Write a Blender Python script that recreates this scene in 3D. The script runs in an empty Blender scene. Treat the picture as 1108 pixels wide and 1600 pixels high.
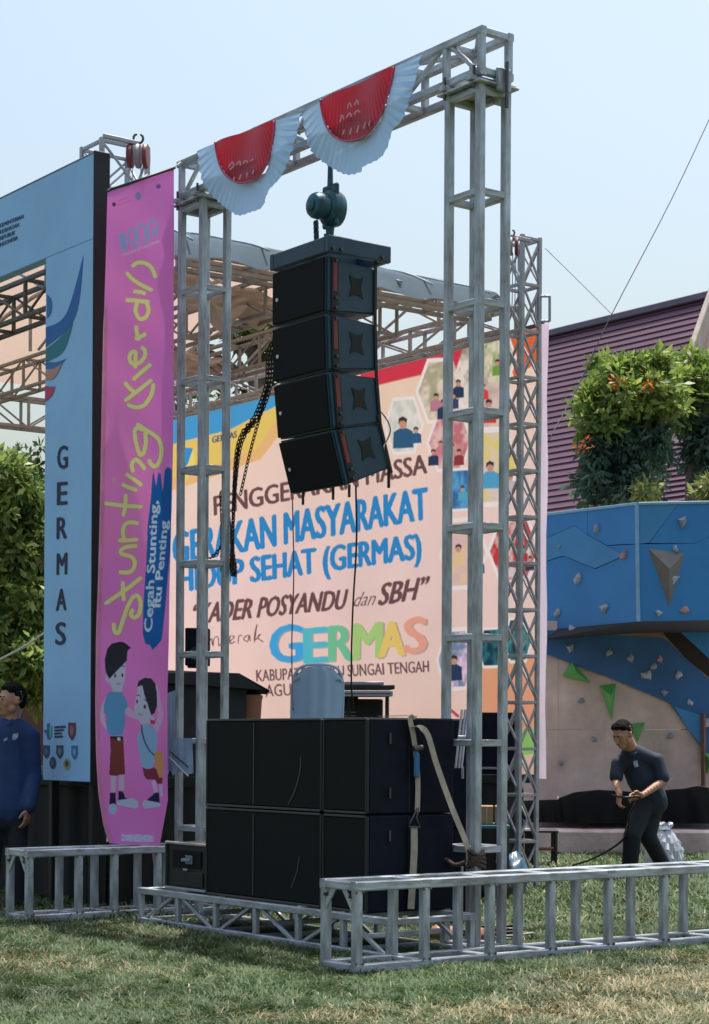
import bpy, bmesh, math, random
import numpy as np
from mathutils import Vector, Matrix
rad = math.radians
rng = np.random.default_rng(7)
random.seed(7)
S = bpy.context.scene
COL = S.collection

# ------------------------------------------------------------------ camera, sky, sun, exposure
F, HY, CX, ROLL, CH = 3019.0, 1158.2, 554.0, 0.0058, 1.2
cam_d = bpy.data.cameras.new('camera'); cam = bpy.data.objects.new('camera', cam_d); COL.objects.link(cam)
cam.location = (0, 0, CH); cam.rotation_euler = (math.pi/2, -ROLL, 0)
cam_d.sensor_fit = 'VERTICAL'; cam_d.sensor_height = 36; cam_d.sensor_width = 36*1108/1600
cam_d.lens = F/1600*36; cam_d.shift_y = (HY-800)/1600; cam_d.clip_end = 4000; cam_d.clip_start = 0.1
S.camera = cam
SUN_AZ, SUN_EL = rad(32), rad(74)
W = bpy.data.worlds.new('World'); S.world = W; W.use_nodes = True
wn = W.node_tree; bg = wn.nodes['Background']
sky = wn.nodes.new('ShaderNodeTexSky'); sky.sky_type = 'NISHITA'; sky.sun_disc = False
sky.sun_elevation = SUN_EL; sky.sun_rotation = SUN_AZ; sky.air_density = 1.7; sky.dust_density = 5.6; sky.ozone_density = 2.6
wn.links.new(sky.outputs[0], bg.inputs[0]); bg.inputs[1].default_value = 0.1
sd = bpy.data.lights.new('sun', 'SUN'); sd.energy = 2.9; sd.angle = rad(0.6); sd.color = (1, .95, .87)
so = bpy.data.objects.new('sun', sd); COL.objects.link(so)
sdir = Vector((math.sin(SUN_AZ)*math.cos(SUN_EL), math.cos(SUN_AZ)*math.cos(SUN_EL), math.sin(SUN_EL)))
so.rotation_euler = sdir.to_track_quat('Z', 'Y').to_euler(); so.location = (20, 40, 40)
S.view_settings.view_transform = 'Standard'; S.view_settings.look = 'None'
S.view_settings.exposure = 1.0; S.view_settings.gamma = 1.0

# ------------------------------------------------------------------ frames
TH = 0.6425
U = Vector((-math.sin(TH), math.cos(TH), 0)); V = Vector((math.cos(TH), math.sin(TH), 0)); Z = Vector((0, 0, 1))
G0 = Vector((0.688, 10.923, 0)); C0 = Vector((0, 0, CH))
def G(u, v, z=0): return G0 + U*u + V*v + Z*z
def ray(px, py):
    ix, iy = (px-CX)/F, (HY-py)/F; c, s = math.cos(ROLL), math.sin(ROLL)
    return Vector((ix*c-iy*s, 1, ix*s+iy*c))
def at(px, py, D): return C0 + ray(px, py)*D
class Surf:
    """a vertical plane: O a point, A horizontal axis, N normal towards the viewer; disp gives relief"""
    def __init__(s, O, A, disp=None):
        s.O = Vector(O); s.A = Vector(A).normalized(); s.N = s.A.cross(Z)
        if s.N.dot(C0-s.O) < 0: s.N = -s.N
        s.disp = disp
    def st(s, px, py):
        r = ray(px, py); k = (s.O-C0).dot(s.N)/r.dot(s.N); p = C0+r*k-s.O
        return p.dot(s.A), p.z
    def P(s, a, b, off=0.0):
        d = s.disp(a, b) if s.disp else 0.0
        return s.O + s.A*a + Z*b + s.N*(off+d)
    def px(s, x, y, off=0.0):
        a, b = s.st(x, y); return s.P(a, b, off)
def Uplane(v): return Surf(G(0, v), U)
def Vplane(u): return Surf(G(u, 0), V)

# ------------------------------------------------------------------ materials
def lin(c):
    c = [x/255.0 for x in c]
    return tuple(x/12.92 if x <= .04045 else ((x+.055)/1.055)**2.4 for x in c)+(1,)
MATS = {}
def mat(name, col, rough=.6, metal=0, var=.12, scale=6, bump=0.0, bscale=40, col2=None, trans=0, tcol=None, spec=.5, stretch=None, back=None):
    if name in MATS: return MATS[name]
    m = bpy.data.materials.new(name); m.use_nodes = True; MATS[name] = m
    n = m.node_tree; L = n.links.new; b = n.nodes['Principled BSDF']
    c = lin(col) if max(col) > 1 else tuple(col)+(1,)
    c2 = (lin(col2) if max(col2) > 1 else tuple(col2)+(1,)) if col2 else tuple(min(1, x*(1-var*2)) for x in c[:3])+(1,)
    tc = n.nodes.new('ShaderNodeTexCoord'); mp = n.nodes.new('ShaderNodeMapping'); L(tc.outputs['Object'], mp.inputs[0])
    if stretch: mp.inputs['Scale'].default_value = stretch
    nz = n.nodes.new('ShaderNodeTexNoise'); nz.inputs['Scale'].default_value = scale; nz.inputs['Detail'].default_value = 7; nz.inputs['Roughness'].default_value = .62
    L(mp.outputs[0], nz.inputs[0])
    rp = n.nodes.new('ShaderNodeValToRGB'); rp.color_ramp.elements[0].position = .32; rp.color_ramp.elements[1].position = .68
    rp.color_ramp.elements[0].color = c2; rp.color_ramp.elements[1].color = c
    L(nz.outputs[0], rp.inputs[0])
    out = rp.outputs[0]
    if back:
        ge = n.nodes.new('ShaderNodeNewGeometry'); mx = n.nodes.new('ShaderNodeMix'); mx.data_type = 'RGBA'
        L(ge.outputs['Backfacing'], mx.inputs[0]); L(out, mx.inputs[6]); mx.inputs[7].default_value = lin(back); out = mx.outputs[2]
    L(out, b.inputs['Base Color'])
    b.inputs['Roughness'].default_value = rough; b.inputs['Metallic'].default_value = metal; b.inputs['Specular IOR Level'].default_value = spec
    if bump:
        n2 = n.nodes.new('ShaderNodeTexNoise'); n2.inputs['Scale'].default_value = bscale; n2.inputs['Detail'].default_value = 5; L(mp.outputs[0], n2.inputs[0])
        bp = n.nodes.new('ShaderNodeBump'); bp.inputs['Strength'].default_value = bump; bp.inputs['Distance'].default_value = .02
        L(n2.outputs[0], bp.inputs['Height']); L(bp.outputs[0], b.inputs['Normal'])
    if trans:
        t = n.nodes.new('ShaderNodeBsdfTranslucent'); ms = n.nodes.new('ShaderNodeMixShader'); ms.inputs[0].default_value = trans
        if tcol: t.inputs[0].default_value = lin(tcol)
        else: L(out, t.inputs[0])
        L(b.outputs[0], ms.inputs[1]); L(t.outputs[0], ms.inputs[2]); L(ms.outputs[0], n.nodes['Material Output'].inputs[0])
    return m
steel = mat('galvanised_steel', (.50, .56, .62), .42, .25, col2=(.21, .21, .21), scale=16, bump=.25, bscale=50, stretch=(1, 1, .3))
def rusty(m):
    n = m.node_tree; L = n.links.new; b = n.nodes['Principled BSDF']; src = b.inputs['Base Color'].links[0].from_socket
    tc = n.nodes.new('ShaderNodeTexCoord'); nz = n.nodes.new('ShaderNodeTexNoise'); nz.inputs['Scale'].default_value = 3.3; nz.inputs['Detail'].default_value = 9; nz.inputs['Roughness'].default_value = .75
    L(tc.outputs['Object'], nz.inputs[0]); r = n.nodes.new('ShaderNodeValToRGB'); r.color_ramp.elements[0].position = .6; r.color_ramp.elements[1].position = .72
    L(nz.outputs[0], r.inputs[0]); mx = n.nodes.new('ShaderNodeMix'); mx.data_type = 'RGBA'; L(r.outputs[0], mx.inputs[0]); L(src, mx.inputs[6]); mx.inputs[7].default_value = (.13, .07, .045, 1); L(mx.outputs[2], b.inputs['Base Color'])
rusty(steel)
zinc = mat('pale_zinc_steel', (.42, .43, .47), .45, .3, col2=(.28, .26, .27), scale=9, bump=.1)
boltm = mat('bolt_steel', (.1, .1, .1), .4, .7)
black = mat('black_textured_paint', (.006, .008, .007), .55, 0, var=.15, scale=20, bump=.12, bscale=260)
blackside = mat('black_carpet_board', (.006, .010, .020), .8, 0, spec=.2, var=.2, scale=9, bump=.1, bscale=200)
navy = mat('navy_black_cabinet', (.018, .058, .095), .5, 0, var=.15, scale=10, bump=.08, bscale=200)
grillem = mat('dark_speaker_grille', (.004, .007, .007), .75, .0, spec=.2, var=.1, scale=30, bump=.25, bscale=320)
seam = mat('worn_edge_trim', (.055, .06, .058), .5, .2)
redm = mat('faded_red_strip', (.22, .035, .03), .5)
hoistm = mat('blue_green_hoist_paint', (.03, .13, .17), .38, .3, col2=(.02, .06, .08), scale=14, bump=.1)
chainm = mat('rusty_black_chain', (.035, .022, .018), .5, .6)
whitep = mat('white_plastic', (.7, .7, .7), .4)
strapm = mat('beige_webbing', (.42, .36, .28), .85, 0, var=.12, scale=30, bump=.2, bscale=300)
bluepl = mat('blue_plastic', (.02, .14, .33), .4)
skin = mat('skin', (.42, .22, .145), .5, 0, var=.1, scale=20)
hairm = mat('black_hair', (.009, .008, .007), .85, spec=.15, var=.2, scale=60, bump=.4, bscale=150)
cardb = mat('brown_cardboard', (.30, .19, .11), .8, scale=12)

# ------------------------------------------------------------------ object helpers
WM = {}
def link(ob, M, parent=None):
    COL.objects.link(ob)
    WM[ob.name] = M
    if parent is not None:
        ob.parent = parent; ob.matrix_basis = WM[parent.name].inverted() @ M
    else: ob.matrix_basis = M
    return ob
def tag(o, label, cat, group=None):
    o['label'] = label; o['category'] = cat
    if group: o['group'] = group
    return o
def thing(name, label, cat, loc, group=None):
    o = bpy.data.objects.new(name, None); o.empty_display_size = .1
    link(o, Matrix.Translation(Vector(loc))); return tag(o, label, cat, group)
def mesh(name, vs, fs, m, parent=None, smooth=False, cols=None, kind=None, label=None):
    """vertices in world coordinates"""
    M = WM[parent.name].copy() if parent is not None else Matrix.Translation(sum((Vector(v) for v in vs[:1]), Vector()))
    inv = M.inverted()
    me = bpy.data.meshes.new(name); me.from_pydata([tuple(inv @ Vector(v)) for v in vs], [], fs); me.materials.append(m)
    if smooth: me.polygons.foreach_set('use_smooth', [True]*len(me.polygons))
    me.update(); o = bpy.data.objects.new(name, me); link(o, M, parent)
    if kind: o['kind'] = kind
    if label: o['label'] = label
    return o
def npmesh(name, verts, faces, m, parent=None, kind=None, colors=None):
    """numpy verts (n,3) world, faces (k,3|4)"""
    M = WM[parent.name].copy() if parent is not None else Matrix.Identity(4)
    off = np.array(M.translation)
    me = bpy.data.meshes.new(name); k = faces.shape[1]
    me.vertices.add(len(verts)); me.vertices.foreach_set('co', (verts-off).astype(np.float32).ravel())
    me.loops.add(faces.size); me.loops.foreach_set('vertex_index', faces.astype(np.int32).ravel())
    me.polygons.add(len(faces)); me.polygons.foreach_set('loop_start', np.arange(0, faces.size, k, dtype=np.int32))
    if colors is not None:
        a = me.color_attributes.new('tint', 'FLOAT_COLOR', 'POINT'); a.data.foreach_set('color', colors.astype(np.float32).ravel())
    me.materials.append(m); me.update(calc_edges=True)
    o = bpy.data.objects.new(name, me); link(o, M, parent)
    if kind: o['kind'] = kind
    return o
BARS = {}
def bar(parent, name, p0, p1, w, h, m, up=None, ch=.12):
    """chamfered square tube between two points; alike ones share a mesh"""
    p0, p1 = Vector(p0), Vector(p1); d = p1-p0; L = d.length
    key = (round(L, 3), round(w, 4), round(h, 4), m.name)
    if key not in BARS:
        c = min(w, h)*ch
        pr = [(-w/2+c, -h/2), (w/2-c, -h/2), (w/2, -h/2+c), (w/2, h/2-c), (w/2-c, h/2), (-w/2+c, h/2), (-w/2, h/2-c), (-w/2, -h/2+c)]
        vs = [(x, y, z) for z in (-L/2, L/2) for x, y in pr]
        fs = [tuple(range(7, -1, -1)), tuple(range(8, 16))]+[(i, (i+1) % 8, 8+(i+1) % 8, 8+i) for i in range(8)]
        me = bpy.data.meshes.new(name); me.from_pydata(vs, [], fs); me.materials.append(m); me.update(); BARS[key] = me
    zax = d.normalized()
    upv = Vector(up) if up is not None else (Z if abs(zax.z) < .9 else V)
    x = upv.cross(zax).normalized(); y = zax.cross(x)
    R = Matrix((x, y, zax)).transposed().to_4x4()
    o = bpy.data.objects.new(name, BARS[key]); link(o, Matrix.Translation((p0+p1)/2) @ R, parent); return o
def box(parent, name, O, A, B, C, m, ch=0.006, label=None):
    """bevelled box, corner O, edge vectors A B C"""
    O, A, B, C = map(Vector, (O, A, B, C))
    bm = bmesh.new()
    P = [O, O+A, O+A+B, O+B, O+C, O+A+C, O+A+B+C, O+B+C]
    M = WM[parent.name].copy() if parent is not None else Matrix.Translation(O)
    inv = M.inverted(); v = [bm.verts.new(inv @ p) for p in P]
    for f in ((3, 2, 1, 0), (4, 5, 6, 7), (0, 1, 5, 4), (1, 2, 6, 5), (2, 3, 7, 6), (3, 0, 4, 7)): bm.faces.new([v[i] for i in f])
    bmesh.ops.recalc_face_normals(bm, faces=bm.faces)
    if ch: bmesh.ops.bevel(bm, geom=list(bm.edges), offset=ch, segments=1, affect='EDGES')
    me = bpy.data.meshes.new(name); bm.to_mesh(me); bm.free(); me.materials.append(m)
    o = bpy.data.objects.new(name, me); link(o, M, parent)
    if label: o['label'] = label
    return o
def cyl(parent, name, p0, p1, r0, r1, m, seg=14, smooth=True):
    p0, p1 = Vector(p0), Vector(p1); d = (p1-p0).normalized(); a = d.orthogonal().normalized(); b = d.cross(a)
    vs = [p0+(a*math.cos(t)+b*math.sin(t))*r0 for t in [2*math.pi*i/seg for i in range(seg)]]+[p1+(a*math.cos(t)+b*math.sin(t))*r1 for t in [2*math.pi*i/seg for i in range(seg)]]
    fs = [(i, (i+1) % seg, seg+(i+1) % seg, seg+i) for i in range(seg)]+[tuple(range(seg-1, -1, -1)), tuple(range(seg, 2*seg))]
    return mesh(name, vs, fs, m, parent)
def tube(parent, name, pts, r, m, seg=8, radii=None, kind=None):
    pts = [Vector(p) for p in pts]; vs = []; fs = []
    for i, p in enumerate(pts):
        d = (pts[min(i+1, len(pts)-1)]-pts[max(i-1, 0)]).normalized(); a = d.orthogonal().normalized() if i == 0 else (pa-d*pa.dot(d)).normalized(); pa = a; b = d.cross(a)
        rr = radii[i] if radii else r
        vs += [p+(a*math.cos(2*math.pi*k/seg)+b*math.sin(2*math.pi*k/seg))*rr for k in range(seg)]
    for i in range(len(pts)-1):
        fs += [(i*seg+k, i*seg+(k+1) % seg, (i+1)*seg+(k+1) % seg, (i+1)*seg+k) for k in range(seg)]
    fs += [tuple(range(seg-1, -1, -1)), tuple(range(len(vs)-seg, len(vs)))]
    return mesh(name, vs, fs, m, parent, smooth=True, kind=kind)
def smoothpath(pts, n=8):
    pts = [Vector(p) for p in pts]; out = []
    for i in range(len(pts)-1):
        p0, p1, p2, p3 = pts[max(i-1, 0)], pts[i], pts[i+1], pts[min(i+2, len(pts)-1)]
        for k in range(n):
            t = k/n; out.append(.5*((2*p1)+(p2-p0)*t+(2*p0-5*p1+4*p2-p3)*t*t+(3*p1-p0-3*p2+p3)*t**3))
    out.append(pts[-1]); return out
# flat print on a surface ------------------------------------------------
def poly(parent, name, surf, pts, m, off=.004, label=None):
    vs = [surf.px(x, y, off) for x, y in pts]
    if surf.disp and len(pts) > 2:        # follow the cloth: cut into a fine grid by a triangulated fill with subdivision
        bm = bmesh.new(); st = [surf.st(x, y) for x, y in pts]
        f = bm.faces.new([bm.verts.new((a, b, 0)) for a, b in st])
        bmesh.ops.triangulate(bm, faces=[f]); 
        for _ in range(2): bmesh.ops.subdivide_edges(bm, edges=[e for e in bm.edges if e.calc_length() > .05], cuts=1); bmesh.ops.triangulate(bm, faces=[g for g in bm.faces if len(g.verts) > 3])
        bm.verts.index_update()
        vs = [surf.P(v.co.x, v.co.y, off) for v in bm.verts]; fs = [tuple(v.index for v in g.verts) for g in bm.faces]; bm.free()
        return mesh(name, vs, fs, m, parent, label=label)
    return mesh(name, vs, [tuple(range(len(vs)))], m, parent, label=label)
def ell(cx, cy, rx, ry, n=16, rot=0):
    c, s = math.cos(rot), math.sin(rot)
    return [(cx+rx*math.cos(t)*c-ry*math.sin(t)*s, cy+rx*math.cos(t)*s+ry*math.sin(t)*c) for t in [2*math.pi*i/n for i in range(n)]]
def strokes(parent, name, surf, paths, w, m, off=.005, sm=6):
    vs = []; fs = []
    for path in paths:
        pts = smoothpath([(x, y, 0) for x, y in path], sm) if len(path) > 2 else [Vector((x, y, 0)) for x, y in path]
        if len(path) == 2: pts = [pts[0].lerp(pts[1], k/5) for k in range(6)]
        n = len(pts); base = len(vs)
        for i, p in enumerate(pts):
            d = (pts[min(i+1, n-1)]-pts[max(i-1, 0)]); d = Vector((d.x, d.y, 0))
            d = d.normalized() if d.length else Vector((1, 0, 0)); q = Vector((-d.y, d.x, 0))
            ww = w*(.55 if i in (0, n-1) else 1)
            for s in (-.5, .5): vs.append(surf.px(p.x+q.x*ww*s, p.y+q.y*ww*s, off+.0004*(len(fs) % 7)))
        fs += [(base+2*i, base+2*i+1, base+2*i+3, base+2*i+2) for i in range(n-1)]
    return mesh(name, vs, fs, m, parent)
def text(parent, name, surf, body, bl, br, tl, m, off=.005, weight=0, shear=0, mats=None, label=None, space=1):
    bold = weight*28; weight = 0
    cu = bpy.data.curves.new('t', 'FONT'); cu.body = body; cu.offset = weight; cu.shear = shear; cu.resolution_u = 3; cu.space_character = space
    ob = bpy.data.objects.new('t', cu); COL.objects.link(ob); dg = bpy.context.evaluated_depsgraph_get(); dg.update()
    me = bpy.data.meshes.new_from_object(ob.evaluated_get(dg)); bpy.data.objects.remove(ob)
    co = np.array([v.co[:] for v in me.vertices]); mn = co.min(0); mxx = co.max(0)
    B, R, T = (Vector((*p, 0)) for p in (bl, br, tl))
    n0 = len(me.vertices); fc = [tuple(p.vertices) for p in me.polygons]; V_ = []; F_ = []
    e1 = (R-B).normalized(); e2 = (T-B).normalized(); sh_l = [(0, 0)] if bold < .3 else [(-bold, 0), (bold, .0), (0, bold*.5), (0, -bold*.5)]
    for k_, (ox, oy) in enumerate(sh_l):
        for q in co:
            s = (q[0]-mn[0])/(mxx[0]-mn[0]); t = (q[1]-mn[1])/(mxx[1]-mn[1]); p = B+(R-B)*s+(T-B)*t+e1*ox+e2*oy
            V_.append(surf.px(p.x, p.y, off+.0003*k_)-(WM[parent.name].translation))
        F_ += [tuple(i+n0*k_ for i in f) for f in fc]
    bpy.data.meshes.remove(me); me = bpy.data.meshes.new(name); me.from_pydata([tuple(v) for v in V_], [], F_)
    me.materials.clear(); me.materials.append(m); me.name = name; me.update()
    o = bpy.data.objects.new(name, me); link(o, WM[parent.name].copy(), parent)
    if label: o['label'] = label
    return o
INK = {}
def ink(r, g, b):
    k = 'ink_%d_%d_%d' % (r, g, b)
    return mat(k, (r, g, b), .6, var=.05, scale=3)
INKT = [.62]
def inkt(r, g, b, t=.35): return mat('cloth_ink_%d_%d_%d_%d' % (r, g, b, INKT[0]*100), (r, g, b), .7, var=.05, scale=3, trans=INKT[0])

def truss(par, O, A, B, C, stations, tw, m, faces='', chord='chord', tw2=None, xb=False, ends=True):
    """box truss from O, length vector A, section edges B and C; square rungs at stations (metres along A); zigzag braces on faces b B c C"""
    O, A, B, C = map(Vector, (O, A, B, C)); a = A.normalized(); b = B.normalized(); c = C.normalized(); h = tw/2; tw2 = tw2 or tw*.84
    cr = [O+b*h+c*h, O+B-b*h+c*h, O+B-b*h+C-c*h, O+b*h+C-c*h]
    for p in cr: bar(par, chord, p, p+A, tw, tw, m, up=c)
    for s in stations:
        for i in range(4):
            p, q = cr[i]+a*s, cr[(i+1) % 4]+a*s; d = (q-p).normalized(); bar(par, 'rung', p+d*(h-.001), q-d*(h-.001), tw2, tw2, m, up=a)
    idx = {'b': (0, 1), 'B': (3, 2), 'c': (0, 3), 'C': (1, 2)}
    for f in faces:
        i, j = idx[f]
        for k in range(len(stations)-1):
            s0, s1 = stations[k]+tw2*.6, stations[k+1]-tw2*.6
            pr = [(i, j)] if k % 2 == 0 else [(j, i)]
            if xb: pr = [(i, j), (j, i)]
            for n_, (e, g) in enumerate(pr):
                p, q = cr[e]+a*s0, cr[g]+a*s1; d = (q-p).normalized(); n = (cr[j]-cr[i]).cross(a).normalized()
                bar(par, 'brace', p+d*h+n*(.0 if n_ == 0 else .012), q-d*h+n*(.0 if n_ == 0 else .012), tw2*.62, tw2*.62, m)
    return cr

def vnoise(x, y, s):
    x = x*s; y = y*s; xi = np.floor(x).astype(int); yi = np.floor(y).astype(int); fx = x-xi; fy = y-yi; fx = fx*fx*(3-2*fx); fy = fy*fy*(3-2*fy)
    h = lambda a, b: (np.sin(a*127.1+b*311.7)*43758.5453) % 1
    return (h(xi, yi)*(1-fx)+h(xi+1, yi)*fx)*(1-fy)+(h(xi, yi+1)*(1-fx)+h(xi+1, yi+1)*fx)*fy
def tintcloth(name, trans, rough=.6):
    m = bpy.data.materials.new(name); m.use_nodes = True; n = m.node_tree; L = n.links.new; b = n.nodes['Principled BSDF']; b.inputs['Roughness'].default_value = rough; b.inputs['Specular IOR Level'].default_value = .3
    a_ = n.nodes.new('ShaderNodeAttribute'); a_.attribute_name = 'tint'; t = n.nodes.new('ShaderNodeBsdfTranslucent'); ms = n.nodes.new('ShaderNodeMixShader'); ms.inputs[0].default_value = trans
    L(a_.outputs['Color'], b.inputs['Base Color']); L(a_.outputs['Color'], t.inputs[0]); L(b.outputs[0], ms.inputs[1]); L(t.outputs[0], ms.inputs[2]); L(ms.outputs[0], n.nodes['Material Output'].inputs[0]); MATS[name] = m; return m
def fields(a, z, s, sd=0): return vnoise(a+sd*3.7, z+sd*1.3, s)
def print_onto(root, sheet, surf, base, keep, cell):
    """turn the flat print shapes into colour of the cloth itself: paint every shape, lowest first, into a raster of the cloth plane and give it to the cloth's vertices"""
    M0 = np.array(WM[root.name].translation); A = np.array(surf.A); N = np.array(surf.N); O = np.array(surf.O)
    co = np.zeros(len(sheet.data.vertices)*3, dtype=np.float32); sheet.data.vertices.foreach_get('co', co); co = co.reshape(-1, 3)+M0-O; sa, sz = co@A, co[:, 2]+O[2]
    a0, z0 = sa.min()-.02, sz.min()-.02; na, nz_ = int((sa.max()-a0)/cell)+4, int((sz.max()-z0)/cell)+4
    ga, gz = np.meshgrid(a0+np.arange(na)*cell, z0+np.arange(nz_)*cell, indexing='ij'); img = base(ga, gz)
    kids = [c for c in root.children if c != sheet and not any(c.name.startswith(k) for k in keep)]; L_ = []
    for c in kids:
        v = np.zeros(len(c.data.vertices)*3, dtype=np.float32); c.data.vertices.foreach_get('co', v); v = v.reshape(-1, 3)+M0-O
        d = v@N
        if surf.disp: d = d-np.array([surf.disp(x, y) for x, y in zip(v@A, v[:, 2]+O[2])])
        e = c.data.materials[0].node_tree.nodes['Color Ramp'].color_ramp.elements; L_.append((round(float(d.mean()), 4), len(L_), c, v@A, v[:, 2]+O[2], np.array(e[1].color[:3]), np.array(e[0].color[:3])))
    L_.sort(key=lambda t: t[:2])
    for d, k, c, va, vz, c1, c2 in L_:
        c.data.calc_loop_triangles(); w2 = np.clip((fields(ga, gz, 9, k)*.6+fields(ga, gz, 27, k)*.4-.3)*2.4, 0, 1)[..., None] if c.name.startswith('photo') and 'border' not in c.name else None
        for t in c.data.loop_triangles:
            i, j, l = t.vertices; x, y = va[[i, j, l]], vz[[i, j, l]]
            i0, i1 = max(0, int((x.min()-a0)/cell)), min(na, int((x.max()-a0)/cell)+2); j0, j1 = max(0, int((y.min()-z0)/cell)), min(nz_, int((y.max()-z0)/cell)+2)
            if i1 <= i0 or j1 <= j0: continue
            X, Y = ga[i0:i1, j0:j1], gz[i0:i1, j0:j1]; D = (x[1]-x[0])*(y[2]-y[0])-(x[2]-x[0])*(y[1]-y[0])
            if abs(D) < 1e-10: continue
            u = ((X-x[0])*(y[2]-y[0])-(x[2]-x[0])*(Y-y[0]))/D; v = ((x[1]-x[0])*(Y-y[0])-(X-x[0])*(y[1]-y[0]))/D; m = (u >= -.001) & (v >= -.001) & (u+v <= 1.001)
            if w2 is None: img[i0:i1, j0:j1][m] = c1
            else: ww = w2[i0:i1, j0:j1]; img[i0:i1, j0:j1][m] = (c1*ww+c2*(1-ww))[m]
    for ax_ in (0, 1): img = (np.roll(img, 1, ax_)+2*img+np.roll(img, -1, ax_))/4
    ii = np.clip(((sa-a0)/cell+.5).astype(int), 0, na-1); jj = np.clip(((sz-z0)/cell+.5).astype(int), 0, nz_-1); col = np.concatenate([img[ii, jj], np.ones((len(ii), 1))], 1)
    at_ = sheet.data.color_attributes.new('tint', 'FLOAT_COLOR', 'POINT'); at_.data.foreach_set('color', col.astype(np.float32).ravel())
    for t in L_: me = t[2].data; bpy.data.objects.remove(t[2]); bpy.data.meshes.remove(me) if me.users == 0 else None
def gridmesh(name, V3, ni, nj, m, parent):
    """V3: (ni, nj, 3) world vertices"""
    q = (np.arange(ni-1)[:, None]*nj+np.arange(nj-1)[None, :]).ravel(); f = np.stack([q, q+1, q+nj+1, q+nj], 1)
    o = npmesh(name, V3.reshape(-1, 3), f, m, parent); o.data.polygons.foreach_set('use_smooth', [True]*len(o.data.polygons)); return o

# ------------------------------------------------------------------ ground
gm = bpy.data.materials.new('trampled_turf'); gm.use_nodes = True
n = gm.node_tree; L = n.links.new; b = n.nodes['Principled BSDF']; b.inputs['Roughness'].default_value = .95
tc = n.nodes.new('ShaderNodeTexCoord')
n1 = n.nodes.new('ShaderNodeTexNoise'); n1.inputs['Scale'].default_value = .8; n1.inputs['Detail'].default_value = 8; n1.inputs['Roughness'].default_value = .7; L(tc.outputs['Object'], n1.inputs[0])
n2 = n.nodes.new('ShaderNodeTexNoise'); n2.inputs['Scale'].default_value = 25; n2.inputs['Detail'].default_value = 8; L(tc.outputs['Object'], n2.inputs[0])
r1 = n.nodes.new('ShaderNodeValToRGB'); r1.color_ramp.elements[0].position = .45; r1.color_ramp.elements[1].position = .62; r1.color_ramp.elements[0].color = (.035, .06, .018, 1); r1.color_ramp.elements[1].color = (.14, .12, .05, 1); L(n1.outputs[0], r1.inputs[0])
r2 = n.nodes.new('ShaderNodeValToRGB'); r2.color_ramp.elements[0].color = (.35, .35, .35, 1); r2.color_ramp.elements[1].color = (1.5, 1.5, 1.4, 1); L(n2.outputs[0], r2.inputs[0])
mx = n.nodes.new('ShaderNodeMix'); mx.data_type = 'RGBA'; mx.blend_type = 'MULTIPLY'; mx.inputs[0].default_value = 1; L(r1.outputs[0], mx.inputs[6]); L(r2.outputs[0], mx.inputs[7]); L(mx.outputs[2], b.inputs['Base Color'])
g = mesh('ground', [(-900, -200, 0), (900, -200, 0), (900, 2500, 0), (-900, 2500, 0)], [(0, 1, 2, 3)], gm); g.matrix_basis = Matrix.Identity(4)
g.data.vertices.foreach_set('co', np.array([-900, -200, 0, 900, -200, 0, 900, 2500, 0, -900, 2500, 0], dtype=np.float32)); g.data.update(); g['kind'] = 'structure'

def straw_sun_mask(x, y):
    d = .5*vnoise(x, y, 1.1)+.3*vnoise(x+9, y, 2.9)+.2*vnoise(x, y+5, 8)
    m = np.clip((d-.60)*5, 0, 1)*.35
    for cx, cy, rx, ry, a in ((1.55, 9.55, .7, .55, .85), (.75, 8.40, .9, .35, .85), (1.25, 8.6, .7, .5, .8), (-.1, 8.3, .5, .25, .8), (-1.75, 10.3, .45, .5, .45), (2.2, 10.4, .5, .4, .7)):  # straw-coloured ellipses stand in for pools of sunlight; the noise is dry grass
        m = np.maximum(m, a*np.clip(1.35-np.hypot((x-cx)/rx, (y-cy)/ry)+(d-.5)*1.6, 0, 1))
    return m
def grassmat():
    m = bpy.data.materials.new('grass_blades'); m.use_nodes = True; n = m.node_tree; L = n.links.new; b = n.nodes['Principled BSDF']
    at_ = n.nodes.new('ShaderNodeAttribute'); at_.attribute_name = 'tint'; L(at_.outputs['Color'], b.inputs['Base Color']); b.inputs['Roughness'].default_value = .6; b.inputs['Specular IOR Level'].default_value = .3
    t = n.nodes.new('ShaderNodeBsdfTranslucent'); L(at_.outputs['Color'], t.inputs[0]); ms = n.nodes.new('ShaderNodeMixShader'); ms.inputs[0].default_value = .3
    L(b.outputs[0], ms.inputs[1]); L(t.outputs[0], ms.inputs[2]); L(ms.outputs[0], n.nodes['Material Output'].inputs[0]); return m
gmat = grassmat()
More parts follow.
